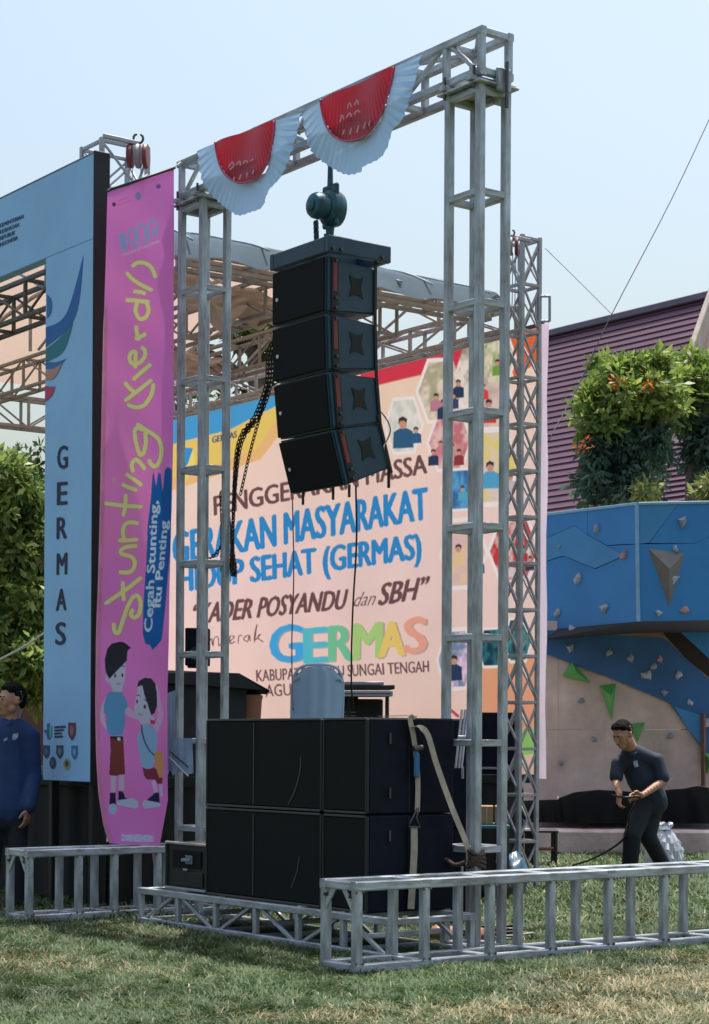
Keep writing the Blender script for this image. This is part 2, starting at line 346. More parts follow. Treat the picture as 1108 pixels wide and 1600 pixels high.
def grass(name, n, y0, y1, ln, wd, flat, label):
    y = y0+(y1-y0)*rng.random(n)**.85; x = (rng.random(n)-.5)*2*(.2*y+.25)
    dm = straw_sun_mask(x, y); keep = rng.random(n) > dm*.35; x, y, dm = x[keep], y[keep], dm[keep]; n = len(x)
    # tufts: blades lean together
    ang = 6.283*vnoise(x, y, 7.0)*1.5+rng.normal(0, .9, n); l = ln*(.5+rng.random(n))*(.75+.6*vnoise(x+3, y, 4)); w = wd*(.6+.8*rng.random(n))
    hgt = l*(1-flat)*(.35+rng.random(n)*.9); out = np.sqrt(np.maximum(l*l-hgt*hgt, 1e-6))
    dx, dy = np.cos(ang), np.sin(ang); px_, py_ = -dy*w/2, dx*w/2
    z0 = np.zeros(n)
    v = np.stack([np.stack([x-px_, y-py_, z0], 1), np.stack([x+px_, y+py_, z0], 1), np.stack([x+dx*out*.45+px_*.8, y+dy*out*.45+py_*.8, hgt*.75], 1), np.stack([x+dx*out*.45-px_*.8, y+dy*out*.45-py_*.8, hgt*.75], 1), np.stack([x+dx*out, y+dy*out, hgt*(.7+.4*rng.random(n))], 1)], 1).reshape(-1, 3)
    base = np.arange(n)*5
    f = np.concatenate([np.stack([base, base+1, base+2], 1), np.stack([base, base+2, base+3], 1), np.stack([base+3, base+2, base+4], 1)])
    gcol = np.array([.048, .096, .036]); g2 = np.array([.095, .145, .06]); sunlit_straw = np.array([.34, .295, .17]); dk = np.array([.03, .055, .02])
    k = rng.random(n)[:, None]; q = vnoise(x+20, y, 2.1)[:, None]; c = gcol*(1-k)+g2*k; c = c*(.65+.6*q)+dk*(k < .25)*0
    is_sunlit_straw = (rng.random(n) < .06+.85*dm)[:, None]; c = np.where(is_sunlit_straw, sunlit_straw*(.55+.7*rng.random(n)[:, None]), c)
    c = np.repeat(np.concatenate([c, np.ones((n, 1))], 1), 5, 0)
    o = npmesh(name, v, f, gmat, colors=c, kind='stuff'); o['label'] = label; o['category'] = 'grass'; return o
grass('grass', 230000, 7.6, 12.6, .062, .006, .55, 'trodden green and straw coloured grass with painted sun patches in front of the trusses')
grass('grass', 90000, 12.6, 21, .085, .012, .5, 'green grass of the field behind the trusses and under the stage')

# ------------------------------------------------------------------ speaker gantry
TW = .047
gan = thing('rigging_gantry', 'tall grey steel goalpost gantry of square tube that carries the speakers and the bunting', 'gantry', G(0, 0))
lv = [.569, 1.175, 1.777, 2.409, 3.063, 3.68, 4.306]
for u0, w, d in ((0, .32, .24), (2.93, .32, .245)):
    truss(gan, G(u0, 0, 0), Z*4.93, U*w, V*d, [.03]+[x+.02 for x in lv]+[4.905], TW, steel, chord='post')
    box(gan, 'cap_plate', G(u0-.03, -.03, 4.931), U*(w+.06), V*(d+.06), Z*.012, steel, .002)
    for du in (.02, w-.06): box(gan, 'packing_channel', G(u0+du, -.05, 4.945), U*.045, V*(d+.1), Z*.03, steel, .003)
    for du, dv in ((.03, -.02), (w-.03, -.02), (.03, d+.01), (w-.03, d+.01)): cyl(gan, 'bolt', G(u0+du, dv, 4.90), G(u0+du, dv, 5.03), .009, .009, boltm, 6)
BZ = 4.978
st = [.02, .33, .78, 1.23, 1.68, 2.13, 2.58, 2.91, 3.235]
truss(gan, G(-.01, -.005, BZ), U*3.27, V*.25, Z*.275, st, TW, steel, faces='Bc', chord='beam_chord')
# clamp bracket at the near beam end
box(gan, 'clamp_bracket', G(.03, .17, 4.86), U*.06, V*.09, Z*.2, steel, .006)
box(gan, 'clamp_bracket', G(-.045, .10, 4.90), U*.03, V*.1, Z*.13, steel, .006)
cyl(gan, 'bolt', G(-.06, .15, 4.80), G(-.06, .15, 5.06), .011, .011, boltm, 8)
cyl(gan, 'hanging_pipe', G(1.62, .01, BZ+.03), G(1.62, .23, BZ+.03), .024, .024, boltm)

# ------------------------------------------------------------------ outrigger frames on the grass
WELD = {}
def lump_weld(par, p):
    if 'm' not in WELD:
        bm = bmesh.new(); bmesh.ops.create_icosphere(bm, subdivisions=1, radius=1, matrix=Matrix.Diagonal((.007, .013, .010, 1))); me = bpy.data.meshes.new('weld_bead'); bm.to_mesh(me); bm.free(); me.materials.append(mat('weld_rust', (.16, .11, .085), .7)); WELD['m'] = me
    o = bpy.data.objects.new('weld_bead', WELD['m']); link(o, Matrix.Translation(p), par)
def outrigger(label, u0, v0, v1, stations, gus=True):
    t = thing('ground_truss', label, 'truss frame', G(u0, v0), 'steel truss frames lying on the grass')
    truss(t, G(u0, v0, .004), V*(v1-v0), U*.32, Z*.475, stations, .05, steel, tw2=.046)
    h = .31
    for s, e in ((0.05, 1), (.27, -1)):   # corner gussets of the open end
        a, bb = G(u0+(.035 if e > 0 else .285), v0+.012, .33), G(u0+(.12 if e > 0 else .20), v0+.012, .44)
        bar(t, 'gusset', a, bb, .03, .012, steel, up=V)
        cyl(t, 'bolt', G(u0+(.05 if e > 0 else .27), v0-.008, .40), G(u0+(.05 if e > 0 else .27), v0+.02, .40), .009, .009, boltm, 6)
    for k, s_ in enumerate(stations):
        for zz in (.058, .426):
            for dv in (-.022, .022): lump_weld(t, G(u0-.001, v0+s_+dv, zz))
        box(t, 'weld_plate', G(u0-.003, v0+s_-.03, .46), V*.06, U*.004, Z*.016, steel, .001)
    return t
outrigger('long grey steel ladder truss on the grass nearest the camera, reaching the right picture edge', -.42, -1.158, 3.2, [.025, .47, .925, 1.37, 1.815, 2.26, 2.71, 3.16, 3.61, 4.06, 4.33])
outrigger('short grey ladder truss on the grass before the man in the blue jacket', 3.01, -1.26, .0, [.025, .39, .66, 1.0, 1.235])
bt = thing('ground_truss', 'low zigzag braced grey truss lying on the grass under the black subwoofers', 'truss frame', G(.0, -.66), 'steel truss frames lying on the grass')
truss(bt, G(-.06, -.665, .004), U*2.68, V*.62, Z*.235, [.02, .44, .88, 1.32, 1.76, 2.2, 2.66], .042, steel, faces='cC')
for w_ in (.2, 1.1, 1.9): bar(bt, 'crossbar', G(w_, -.62, .12), G(w_, -.09, .12), .03, .03, steel)

# ------------------------------------------------------------------ subwoofers
def sub(label, u0, u1, z0, z1, scar=None, trim=True):
    v0, v1 = -.625, .0
    t = thing('subwoofer', label, 'subwoofer', G(u0, v0, z0), 'black subwoofers stacked on the low truss')
    box(t, 'cabinet', G(u0+.003, v0+.012, z0+.002), U*(u1-u0-.006), V*(v1-v0-.012), Z*(z1-z0-.006), blackside, .010)
    box(t, 'grille', G(u0+.02, v0, z0+.02), U*(u1-u0-.04), V*.016, Z*(z1-z0-.04), grillem, .004)
    for uu in (u0+.004, u1-.02): box(t, 'edge_trim', G(uu, v0-.004, z0+.008), U*.016, V*.02, Z*(z1-z0-.02), black, .003)
    for zz in (z0+.003, z1-.018): box(t, 'edge_trim', G(u0+.02, v0-.004, zz), U*(u1-u0-.04), V*.018, Z*.013, seam, .002)
    if scar:
        fs = Uplane(v0-.002); strokes(t, 'scuff_mark', fs, [scar], 1.6, mat('scuff_grey', (.05, .055, .045), .6), off=.0015)
    return t
z0, z1, z2 = .242, .792, 1.337
for (a, b_, lab) in ((.19, .618, 'right'), (.618, 1.855, 'left')):
    for row, (za, zb) in enumerate(((z0, z1), (z1, z2))):
        sc = None
        if a > .5: sc = [(470, 1182), (469, 1205), (461, 1235), (450, 1258)] if row else [(468, 1338), (464, 1362), (455, 1388)]
        t = sub({(0, 'left'): 'long black subwoofer at the bottom of the stack beside the amplifier case', (1, 'left'): 'long black subwoofer on top of the stack under the blue chair',
             (0, 'right'): 'narrow black subwoofer at the bottom corner of the stack, beside the hanging strap hook', (1, 'right'): 'narrow black subwoofer at the top corner of the stack with beige webbing over its side'}[(row, lab)], a, b_, za, zb, sc)
        if lab == 'left': box(t, 'grille_seam', G(1.315, -.630, za+.03), U*.010, V*.008, Z*(zb-za-.06), seam, .002)
        else:
            for vv, nm in ((-.335, 'back_seam'),): box(t, nm, G(a-.002, vv, za+.01), V*.008, U*.006, Z*(zb-za-.02), black, .001)
            for zz in (za+.12, zb-.12):
                cyl(t, 'handle', G(a-.004, -.47, zz-.03), G(a-.004, -.47, zz+.03), .007, .007, boltm, 8)
# cabinet behind the subs, seen through the tower
cb = thing('subwoofer', 'black cabinet behind the right gantry tower with a silver lighting stand leaning on it', 'subwoofer', at(718, 1400, 12.6)*1)
cq = at(691, 1200, 12.6); cq.z = .01; cwv = at(744, 1122, 12.6)-at(691, 1122, 12.6); cwv.z = 0
box(cb, 'cabinet', cq, cwv, V*.05+Vector((0, .45, 0)), Z*.62, blackside, .01)
box(cb, 'upper_cabinet', cq+Z*.625, cwv, V*.05+Vector((0, .45, 0)), Z*.715, blackside, .01)
for zz in (.3, .95): cyl(cb, 'handle', cq+cwv*.6+Vector((0, -.008, zz)), cq+cwv*.6+Vector((0, -.008, zz+.08)), .01, .01, zinc, 8)
# amplifier case
am = thing('amplifier_case', 'black flight case with a small amplifier panel standing beside the subwoofer stack', 'amplifier case', G(1.88, -.6, .242))
box(am, 'case', G(1.872, -.59, .244), U*.5, V*.5, Z*.30, black, .008)
for zz in (.246, .535): box(am, 'metal_edge', G(1.868, -.605, zz), U*.508, V*.02, Z*.016, zinc, .003)
for uu in (1.868, 2.36): box(am, 'metal_edge', G(uu, -.606, .263), U*.014, V*.02, Z*.27, seam, .003)
box(am, 'amplifier_panel', G(1.95, -.6, .39), U*.34, V*.012, Z*.11, grillem, .003)
box(am, 'display', G(2.04, -.608, .415), U*.085, V*.008, Z*.055, mat('blue_grey_display', (.12, .17, .25), .3), .003)
for k in range(3): cyl(am, 'knob', G(2.0-.03*k+.14, -.60, .44), G(2.0-.03*k+.14, -.622, .44), .011, .009, zinc, 10)
box(am, 'lower_panel', G(1.93, -.6, .275), U*.36, V*.01, Z*.09, black, .003)
box(am, 'latch', G(2.1, -.609, .373), U*.05, V*.01, Z*.012, zinc, .002)

# ratchet straps --------------------------------------------------------
def ribbon(parent, name, pts, w, wdir, m, th=.003):
    P = smoothpath(pts, 6); vs = []; fs = []
    for i, p in enumerate(P):
        d = (P[min(i+1, len(P)-1)]-P[max(i-1, 0)]).normalized(); q = Vector(wdir); q = (q-d*q.dot(d)).normalized(); nn = d.cross(q)
        vs += [p-q*w/2-nn*th/2, p+q*w/2-nn*th/2, p+q*w/2+nn*th/2, p-q*w/2+nn*th/2]
    for i in range(len(P)-1):
        fs += [(4*i+k, 4*i+(k+1) % 4, 4*i+4+(k+1) % 4, 4*i+4+k) for k in range(4)]
    fs += [(3, 2, 1, 0), tuple(range(len(vs)-4, len(vs)))]
    return mesh(name, vs, fs, m, parent)
ss = Vplane(.172)
sp = thing('ratchet_strap', 'beige webbing ratchet strap with a blue grip hanging down the side of the subwoofer stack', 'strap', ss.px(648, 1120))
ribbon(sp, 'webbing', [G(.5, -.3, 1.345), G(.2, -.3, 1.345)]+[ss.px(x, y, .006) for x, y in ((640, 1124), (645, 1150), (650, 1190), (652, 1230), (651, 1268))], .035, V, strapm)
ribbon(sp, 'lower_webbing', [ss.px(x, y, .012) for x, y in ((645, 1292), (645, 1330), (643, 1370), (640, 1420))], .048, V, strapm)
box(sp, 'grip', ss.px(643, 1215, .012), V*.04, -U*.02, Z*.14, bluepl, .008)
tube(sp, 'hook', [ss.px(x, y, .015) for x, y in ((651, 1262), (646, 1270), (640, 1282), (636, 1292), (654, 1292), (648, 1278), (651, 1264))], .006, boltm)
cyl(sp, 'ratchet_spindle', ss.px(642, 1170, .02), ss.px(656, 1168, .02), .016, .016, boltm)
s2 = thing('ratchet_strap', 'second beige strap running diagonally from the top of the subwoofers down to the gantry foot', 'strap', G(.1, .01, .6))
ribbon(s2, 'webbing', [ss.px(641, 1136, .014), ss.px(652, 1137, .03), ss.px(662, 1150, .04), ss.px(672, 1195, .06), ss.px(690, 1260, .09), G(.045, -.02, .60), G(.05, -.012, .5)], .04, V, strapm)
s3 = thing('tie_rope', 'brown rope lashed round the foot of the right gantry tower above the long truss', 'rope', G(.0, .0, .45))
for k in range(5):
    c = G(.025, .025, .50+.018*k); tube(s3, 'rope_turn', [c+(U*math.cos(t)+V*math.sin(t))*(.045+.006*math.sin(3*t+k))+Z*.012*math.sin(2*t+k) for t in [i*.4 for i in range(17)]], .011, mat('brown_rope', (.08, .055, .045), .9, bump=.5, bscale=120))
tube(s3, 'rope_tail', smoothpath([G(.06, -.02, .52), G(.12, -.05, .50), G(.2, -.06, .53), G(.28, -.04, .49)]), .012, MATS['brown_rope'])

# ------------------------------------------------------------------ line array and hoist
ff = thing('flying_frame', 'dark blue steel flying frame bolted on top of the hanging line array', 'flying frame', G(1.61, .12, 4.2))
la_lab = ['uppermost cabinet of the hanging line array, straight under the flying frame', 'second cabinet down in the hanging line array, with the white gap above its back', 'third cabinet down in the hanging line array, slightly tilted', 'lowest and most tilted cabinet of the hanging line array']
fu0, fu1, fv0, fv1 = 1.29, 1.935, -.115, .375
box(ff, 'side_rail', G(fu0, fv0, 4.215), V*(fv1-fv0), U*.045, Z*.105, navy, .006)
box(ff, 'side_rail', G(fu1-.045, fv0, 4.215), V*(fv1-fv0), U*.045, Z*.105, navy, .006)
box(ff, 'front_rail', G(fu0+.046, fv0, 4.216), U*(fu1-fu0-.092), V*.045, Z*.10, navy, .006)
box(ff, 'back_rail', G(fu0+.046, fv1-.046, 4.216), U*(fu1-fu0-.092), V*.045, Z*.10, navy, .006)
box(ff, 'centre_beam', G(1.58, fv0+.046, 4.23), U*.06, V*(fv1-fv0-.094), Z*.09, navy, .006)
for vv in (fv0+.03, -.02, .30): cyl(ff, 'pin', G(fu0-.015, vv, 4.24), G(fu0+.01, vv, 4.24), .012, .012, boltm, 8)
box(ff, 'lifting_lug', G(1.595, .08, 4.32), U*.02, V*.09, Z*.10, boltm, .004)
hinge_z = 4.205; tilt = [0, rad(2.0), rad(6), rad(17)]
origin = G(1.34, -.095, hinge_z)
W_, D_, H_ = .585, .40, .352
for k in range(4):
    th = tilt[k]; dn = (-Z*math.cos(th)+V*math.sin(th)); bk = (V*math.cos(th)+Z*math.sin(th)); top = origin.copy(); low = top+dn*H_
    t = thing('line_array_speaker', la_lab[k], 'speaker', low, 'cabinets of the hanging line array')
    # wedge cabinet: back edge shorter than the front
    wd = .035
    P = [top, top+bk*D_+dn*wd, low+bk*D_-dn*wd, low]
    vs = [p+U*0.0 for p in P]+[p+U*W_ for p in P]
    inv = WM[t.name].inverted(); bm = bmesh.new(); v = [bm.verts.new(inv @ p) for p in vs]
    for f in ((0, 1, 2, 3), (7, 6, 5, 4), (0, 4, 5, 1), (1, 5, 6, 2), (2, 6, 7, 3), (3, 7, 4, 0)): bm.faces.new([v[i] for i in f])
    bmesh.ops.recalc_face_normals(bm, faces=bm.faces); bmesh.ops.bevel(bm, geom=list(bm.edges), offset=.012, segments=2, affect='EDGES')
    me = bpy.data.meshes.new('cabinet'); bm.to_mesh(me); bm.free(); me.materials.append(navy); o = bpy.data.objects.new('cabinet', me); link(o, WM[t.name].copy(), t)
    box(t, 'grille', top+U*.012-bk*.012+dn*.012, U*(W_-.024), bk*.012, dn*(H_-.024), grillem, .004)
    # side: front rigging rail with red strip, flat dark face painted as the handle hollow's shade, rear link
    box(t, 'rigging_rail', top-U*.012+bk*.035+dn*.006, bk*.055, U*.012, dn*(H_-.014), black, .003)
    box(t, 'red_strip', top-U*.016+bk*.045+dn*.03, bk*.03, U*.006, dn*.19, redm, .002)
    for q in (.02, .25, .31): cyl(t, 'pin', top-U*.03+bk*.062+dn*(q+.01), top-U*.005+bk*.062+dn*(q+.01), .010, .010, boltm, 8)
    hc = top+bk*.23+dn*.165-U*.001
    hp = mat('painted_handle_shade', (.006, .012, .006), .7)
    shp = [(-.055, -.07), (-.02, -.052), (.02, -.052), (.055, -.07), (.036, 0), (.055, .07), (.02, .052), (-.02, .052), (-.055, .07), (-.036, 0)]
    mesh('handle_shade_face', [hc-U*.004+bk*a+dn*c for a, c in shp]+[hc+U*.03+bk*a*.8+dn*c*.8 for a, c in shp], [tuple(range(10))]+[(i, (i+1) % 10, 10+(i+1) % 10, 10+i) for i in range(10)], hp, t)
    box(t, 'rear_link', top-U*.014+bk*(D_-.035)+dn*(-.02), bk*.022, U*.012, dn*(H_+.02), black, .003)
    cyl(t, 'badge', top+U*(W_-.07)-bk*.013+dn*.19, top+U*(W_-.07)-bk*.018+dn*.19, .012, .012, whitep, 12)
    if k == 3:
        for uu in (.0, .17, .5): 
            p = low+U*(uu+.02)+bk*.05; bar(t, 'bottom_pin', p, p-Z*.08, .014, .014, black)
        p = low+bk*.36+U*.0; bar(t, 'bottom_pin', p+Z*.05, p-Z*.09, .016, .016, black)
    origin = low+dn*.008
cabpts = smoothpath([origin+bk*.1, origin+bk*.12+Z*-.6, origin+bk*.1+Z*-1.3, origin+V*.15-Z*1.55+U*-.3])
c1 = tube(None, 'speaker_cable', smoothpath([at(556, 757, 11.9), at(557, 850, 12.2), at(551, 960, 12.8), at(549, 1060, 13.6), at(552, 1105, 14.2)]), .006, black)
tag(c1, 'thin black cable hanging straight down from the lowest line array cabinet', 'cable')
c2 = tube(None, 'speaker_cable', smoothpath([at(457, 780, 12.2), at(459, 900, 12.3), at(456, 1010, 12.5), at(458, 1110, 12.4)]), .004, mat('dull_red_cable', (.16, .05, .05), .6))
tag(c2, 'thin reddish cord hanging down from the left corner of the line array', 'cable')
c3 = tube(None, 'speaker_cable', smoothpath([at(592, 640, 12.2), at(604, 655, 12.2), at(610, 672, 12.2), at(604, 690, 12.2), at(600, 700, 12.1), at(606, 730, 12.1)]), .004, black)
tag(c3, 'short loop of black cable sticking out behind the third line array cabinet', 'cable')

def chain(parent, name, path, L=.032, r=.0045, m=chainm):
    pts = [Vector(p) for p in path]; vs = []; fs = []; pos = []; acc = 0; step = L*.78
    for i in range(len(pts)-1):
        d = pts[i+1]-pts[i]; l = d.length
        while acc < l: pos.append((pts[i]+d*(acc/l), d.normalized())); acc += step
        acc -= l
    for k, (p, d) in enumerate(pos):
        a = d.orthogonal().normalized(); b = d.cross(a); q = a if k % 2 else b; nn = b if k % 2 else a
        base = len(vs); ns, nr = 8, 4
        for i in range(ns):
            t = 2*math.pi*i/ns; c = p+d*math.cos(t)*L/2+q*math.sin(t)*L*.3; o_ = (d*math.cos(t)+q*math.sin(t)).normalized()
            for j in range(nr):
                s = 2*math.pi*j/nr; vs.append(c+o_*math.cos(s)*r+nn*math.sin(s)*r)
        for i in range(ns):
            for j in range(nr): fs.append((base+i*nr+j, base+i*nr+(j+1) % nr, base+((i+1) % ns)*nr+(j+1) % nr, base+((i+1) % ns)*nr+j))
    return mesh(name, vs, fs, m, parent, kind='stuff' if parent is not None else None)
HS = .84; hc = G(1.60, .12, 4.585)
ho = thing('chain_hoist', 'blue green chain hoist hanging by its hook from the gantry beam above the line array', 'hoist', hc)
tube(ho, 'top_hook', [hc+Z*.36+U*.0+V*math.sin(t)*.028+Z*(math.cos(t)*.05-.02) for t in [i*2*math.pi/14 for i in range(14)]], .013, hoistm)
cyl(ho, 'hook_shank', hc+Z*.28, hc+Z*.12, .016, .02, hoistm)
cyl(ho, 'suspension_bolt', hc+Z*.38, hc+Z*.46, .012, .012, boltm)
def lathe(parent, name, c, ax, prof, m, seg=22, ref=None, sx=1, sy=1):
    if parent.name.startswith('chain_hoist'): prof = [(p_*HS, q_*HS) for p_, q_ in prof]
    ax = Vector(ax).normalized(); a = Z if abs(ax.z) < .9 else V; a = (a-ax*a.dot(ax)).normalized(); b = ax.cross(a); vs = []; fs = []
    for r, h in prof:
        vs += [c+ax*h+(a*math.cos(2*math.pi*i/seg)*sy+b*math.sin(2*math.pi*i/seg)*sx)*r for i in range(seg)]
    for k in range(len(prof)-1): fs += [(k*seg+i, k*seg+(i+1) % seg, (k+1)*seg+(i+1) % seg, (k+1)*seg+i) for i in range(seg)]
    fs += [tuple(range(seg-1, -1, -1)), tuple(range(len(vs)-seg, len(vs)))]
    o = mesh(name, vs, fs, m, parent, smooth=True); bb = o.data; bb.set_sharp_from_angle(angle=rad(32)); return o
lathe(ho, 'chain_wheel_cover', hc, -V, [(.045, .18), (.085, .165), (.098, .14), (.1, .09), (.09, .05)], hoistm)
lathe(ho, 'gear_body', hc, -V, [(.06, .06), (.095, .05), (.12, .02), (.125, -.03), (.11, -.08), (.06, -.1)], hoistm, sy=1.15)
lathe(ho, 'hub_plate', hc, -V, [(.05, .178), (.05, .19), (.035, .196)], hoistm, seg=12)
box(ho, 'side_plate', hc+U*-.08-V*.01-Z*.12, U*.16, V*.03, Z*.27, hoistm, .01)
chain(ho, 'load_chain', [hc-Z*.12, hc-Z*.235], .034, .006, hoistm)
cyl(ho, 'bottom_hook', hc-Z*.12, hc-Z*.19, .03, .022, hoistm)
sh = Uplane(.3)
for k, (dx, dv) in enumerate(((0, 0), (7, .03), (-6, .05))):
    chain(ho, 'load_chain_tail', [hc-V*.08-Z*.1+U*(.03+.012*k), hc-V*.06-Z*.21+U*(.05+.012*k)], .034, .005, hoistm)
hk = thing('hand_chain', 'rusty black hoist chain slung from the line array over a rung of the left tower', 'chain', G(2.9, .2, 2.4))
for k, dx in enumerate((-4, 0, 4)):
    pa = smoothpath([G(1.75, .25, 4.1), sh.px(432+dx, 530), sh.px(420+dx, 600), sh.px(402+dx, 650), sh.px(372+dx*.6, 705), G(2.88+.01*k, .235, 2.455), G(2.90+.012*k, .27, 2.41)]+[sh.px(350+dx*.8, y) for y in (770, 820, 860, 895)], 10)
    chain(hk, 'chain_strand', pa, .04, .0055)
chain(hk, 'chain_strand', smoothpath([sh.px(421, 600), sh.px(405, 655), sh.px(390, 710), sh.px(376, 772)], 8), .036, .005)
chain(hk, 'chain_strand', smoothpath([sh.px(350, 845), sh.px(340, 862), sh.px(322, 878)], 8), .036, .005)

# ------------------------------------------------------------------ buntings
bw = mat('white_satin_shade_blue', (.46, .68, .98), .5, var=.04, trans=.2)  # white satin; the blue of its shade is put into the colour
br = mat('crimson_satin', (.50, .012, .035), .38, var=.15, trans=.3, scale=4)
tin = mat('silver_tinsel_lettering', (.6, .3, .33), .35)
def bunting(label, xl, yl, xr, yr, red, outer, word):
    sf = Uplane(-.035); cx, cy = (xl+xr)/2, (yl+yr)/2
    a0, b0 = sf.st(xl, yl); a1, b1 = sf.st(xr, yr)
    t = thing('bunting', label, 'bunting', sf.P((a0+a1)/2, max(b0, b1)-.6), 'red and white fan buntings on the gantry beam')
    # rays fan out from the top centre; edge distance interpolated from outer outline points (fraction along the fan)
    ca, cb_ = (a0+a1)/2, (b0+b1)/2
    def ringpts(pp, n):
        P = smoothpath([(*sf.st(x, y), 0) for x, y in pp], 24); d = [0]
        for i in range(1, len(P)): d.append(d[-1]+(P[i]-P[i-1]).length)
        out = []
        for k in range(n+1):
            s = d[-1]*k/n; i = next((j for j in range(1, len(d)) if d[j] >= s), len(d)-1); w = (s-d[i-1])/max(1e-6, d[i]-d[i-1]); out.append(P[i-1].lerp(P[i], w))
        return out
    NP = 220; ro = ringpts(outer, NP); ri = ringpts(red, NP)
    def surfgrid(inner, outerr, rows, amp, name, m, off, hem=0):
        vs = []; fs = []
        for k in range(NP+1):
            ph = k/NP
            for j in range(rows+1):
                w = j/rows; p = inner[k].lerp(outerr[k], w); r = Vector((p.x-ca, p.y-cb_, 0))
                dd = amp*(w**1.6+.08)*(.7+.5*math.sin(ph*7+1))*(math.sin(ph*2*math.pi*27+1.3*math.sin(ph*17))+.4*math.sin(ph*2*math.pi*61))+.012*math.sin(ph*9+w*2)
                e = Vector((0, 0, 0)) if j < rows else r.normalized()*.003*math.sin(ph*2*math.pi*27)
                vs.append(sf.P(p.x+e.x, p.y+e.y, off+dd))
        for k in range(NP):
            for j in range(rows): a = k*(rows+1)+j; fs.append((a, a+1, a+rows+2, a+rows+1))
        return mesh(name, vs, fs, m, t, smooth=True)
    surfgrid(ri, ro, 8, .0055, 'white_ruffle', bw, .03)
    cc = [Vector((ca+(a1-a0)*(k/NP-.5)*.0, cb_, 0)) for k in range(NP+1)]
    topl, topr = ri[0], ri[-1]
    cc = [topl.lerp(topr, k/NP) for k in range(NP+1)]
    surfgrid(cc, ri, 8, .0035, 'red_centre', br, .046)
    pr = [p for p in ri]; tube(t, 'trim_cord', [sf.P(p.x, p.y, .052) for p in pr[::3]], .006, mat('pink_trim', (.5, .12, .2), .5), 6)
    strokes(t, 'script_lettering', sf, word, 2.2, tin, off=.066)
    return t
bunting('left red and white fan bunting hanging from the beam beside the left gantry tower', 318, 237, 474, 176,
    [(346, 224), (349, 245), (356, 266), (367, 280), (385, 288), (405, 284), (420, 272), (430, 250), (437, 215), (438, 190)],
    [(317, 237), (318, 262), (324, 288), (334, 305), (352, 322), (376, 337), (398, 333), (418, 325), (428, 300), (446, 278), (458, 248), (468, 210), (474, 176)],
    [[(370, 264), (376, 256), (378, 262), (372, 268)], [(382, 261), (388, 255), (389, 262)], [(393, 259), (397, 254), (401, 257)], [(404, 255), (409, 251)], [(378, 286), (380, 279)], [(387, 284), (390, 275)], [(398, 280), (400, 272)], [(408, 275), (410, 268)]])
bunting('right red and white fan bunting hanging from the beam above the chain hoist', 482, 182, 662, 86,
    [(511, 158), (514, 180), (522, 203), (535, 217), (553, 223), (578, 217), (598, 196), (612, 165), (622, 130), (625, 106)],
    [(481, 180), (484, 206), (490, 232), (504, 250), (525, 265), (548, 274), (570, 270), (575, 262), (601, 250), (614, 232), (622, 205), (636, 188), (650, 140), (662, 86)],
    [[(545, 194), (548, 183), (551, 190)], [(555, 187), (561, 180), (563, 186)], [(567, 182), (572, 176), (577, 179)], [(556, 173), (560, 164), (563, 171)], [(568, 168), (572, 160), (574, 167)], [(549, 214), (552, 206)], [(560, 214), (563, 203)], [(571, 211), (574, 199)], [(582, 205), (585, 194)], [(590, 200), (592, 192)]])
for u_ in (.5,): pass

# ------------------------------------------------------------------ stage
deckm = mat('black_stage_cloth', (.010, .012, .010), .9, var=.25, scale=3, bump=.3, bscale=8)
sg = thing('stage_platform', 'black skirted stage platform behind the speaker stack', 'stage', G(3.7, 0, 0))
box(sg, 'deck', G(3.72, -.28, .86), U*5.6, V*4.1, Z*.07, deckm, .004)
def skirt(name, p, q):
    vs = []; fs = []; n = 60; p, q = Vector(p), Vector(q); nn = (q-p).normalized().cross(Z)
    for i in range(n+1):
        for z_ in (.02, .858): vs.append(p.lerp(q, i/n)+nn*.02*math.sin(i*1.9)*(1.2-z_)+Z*z_)
    for i in range(n): fs.append((2*i, 2*i+1, 2*i+3, 2*i+2))
    return mesh(name, vs, fs, deckm, sg, smooth=True)
skirt('skirt', G(3.74, -.25), G(3.74, 3.7)); skirt('skirt', G(9.2, -.25), G(3.74, -.25))
for i in range(6):
    for j in range(3): bar(sg, 'leg', G(3.9+i*1.04, -.1+j*1.8, 0), G(3.9+i*1.04, -.1+j*1.8, .86), .05, .05, zinc)

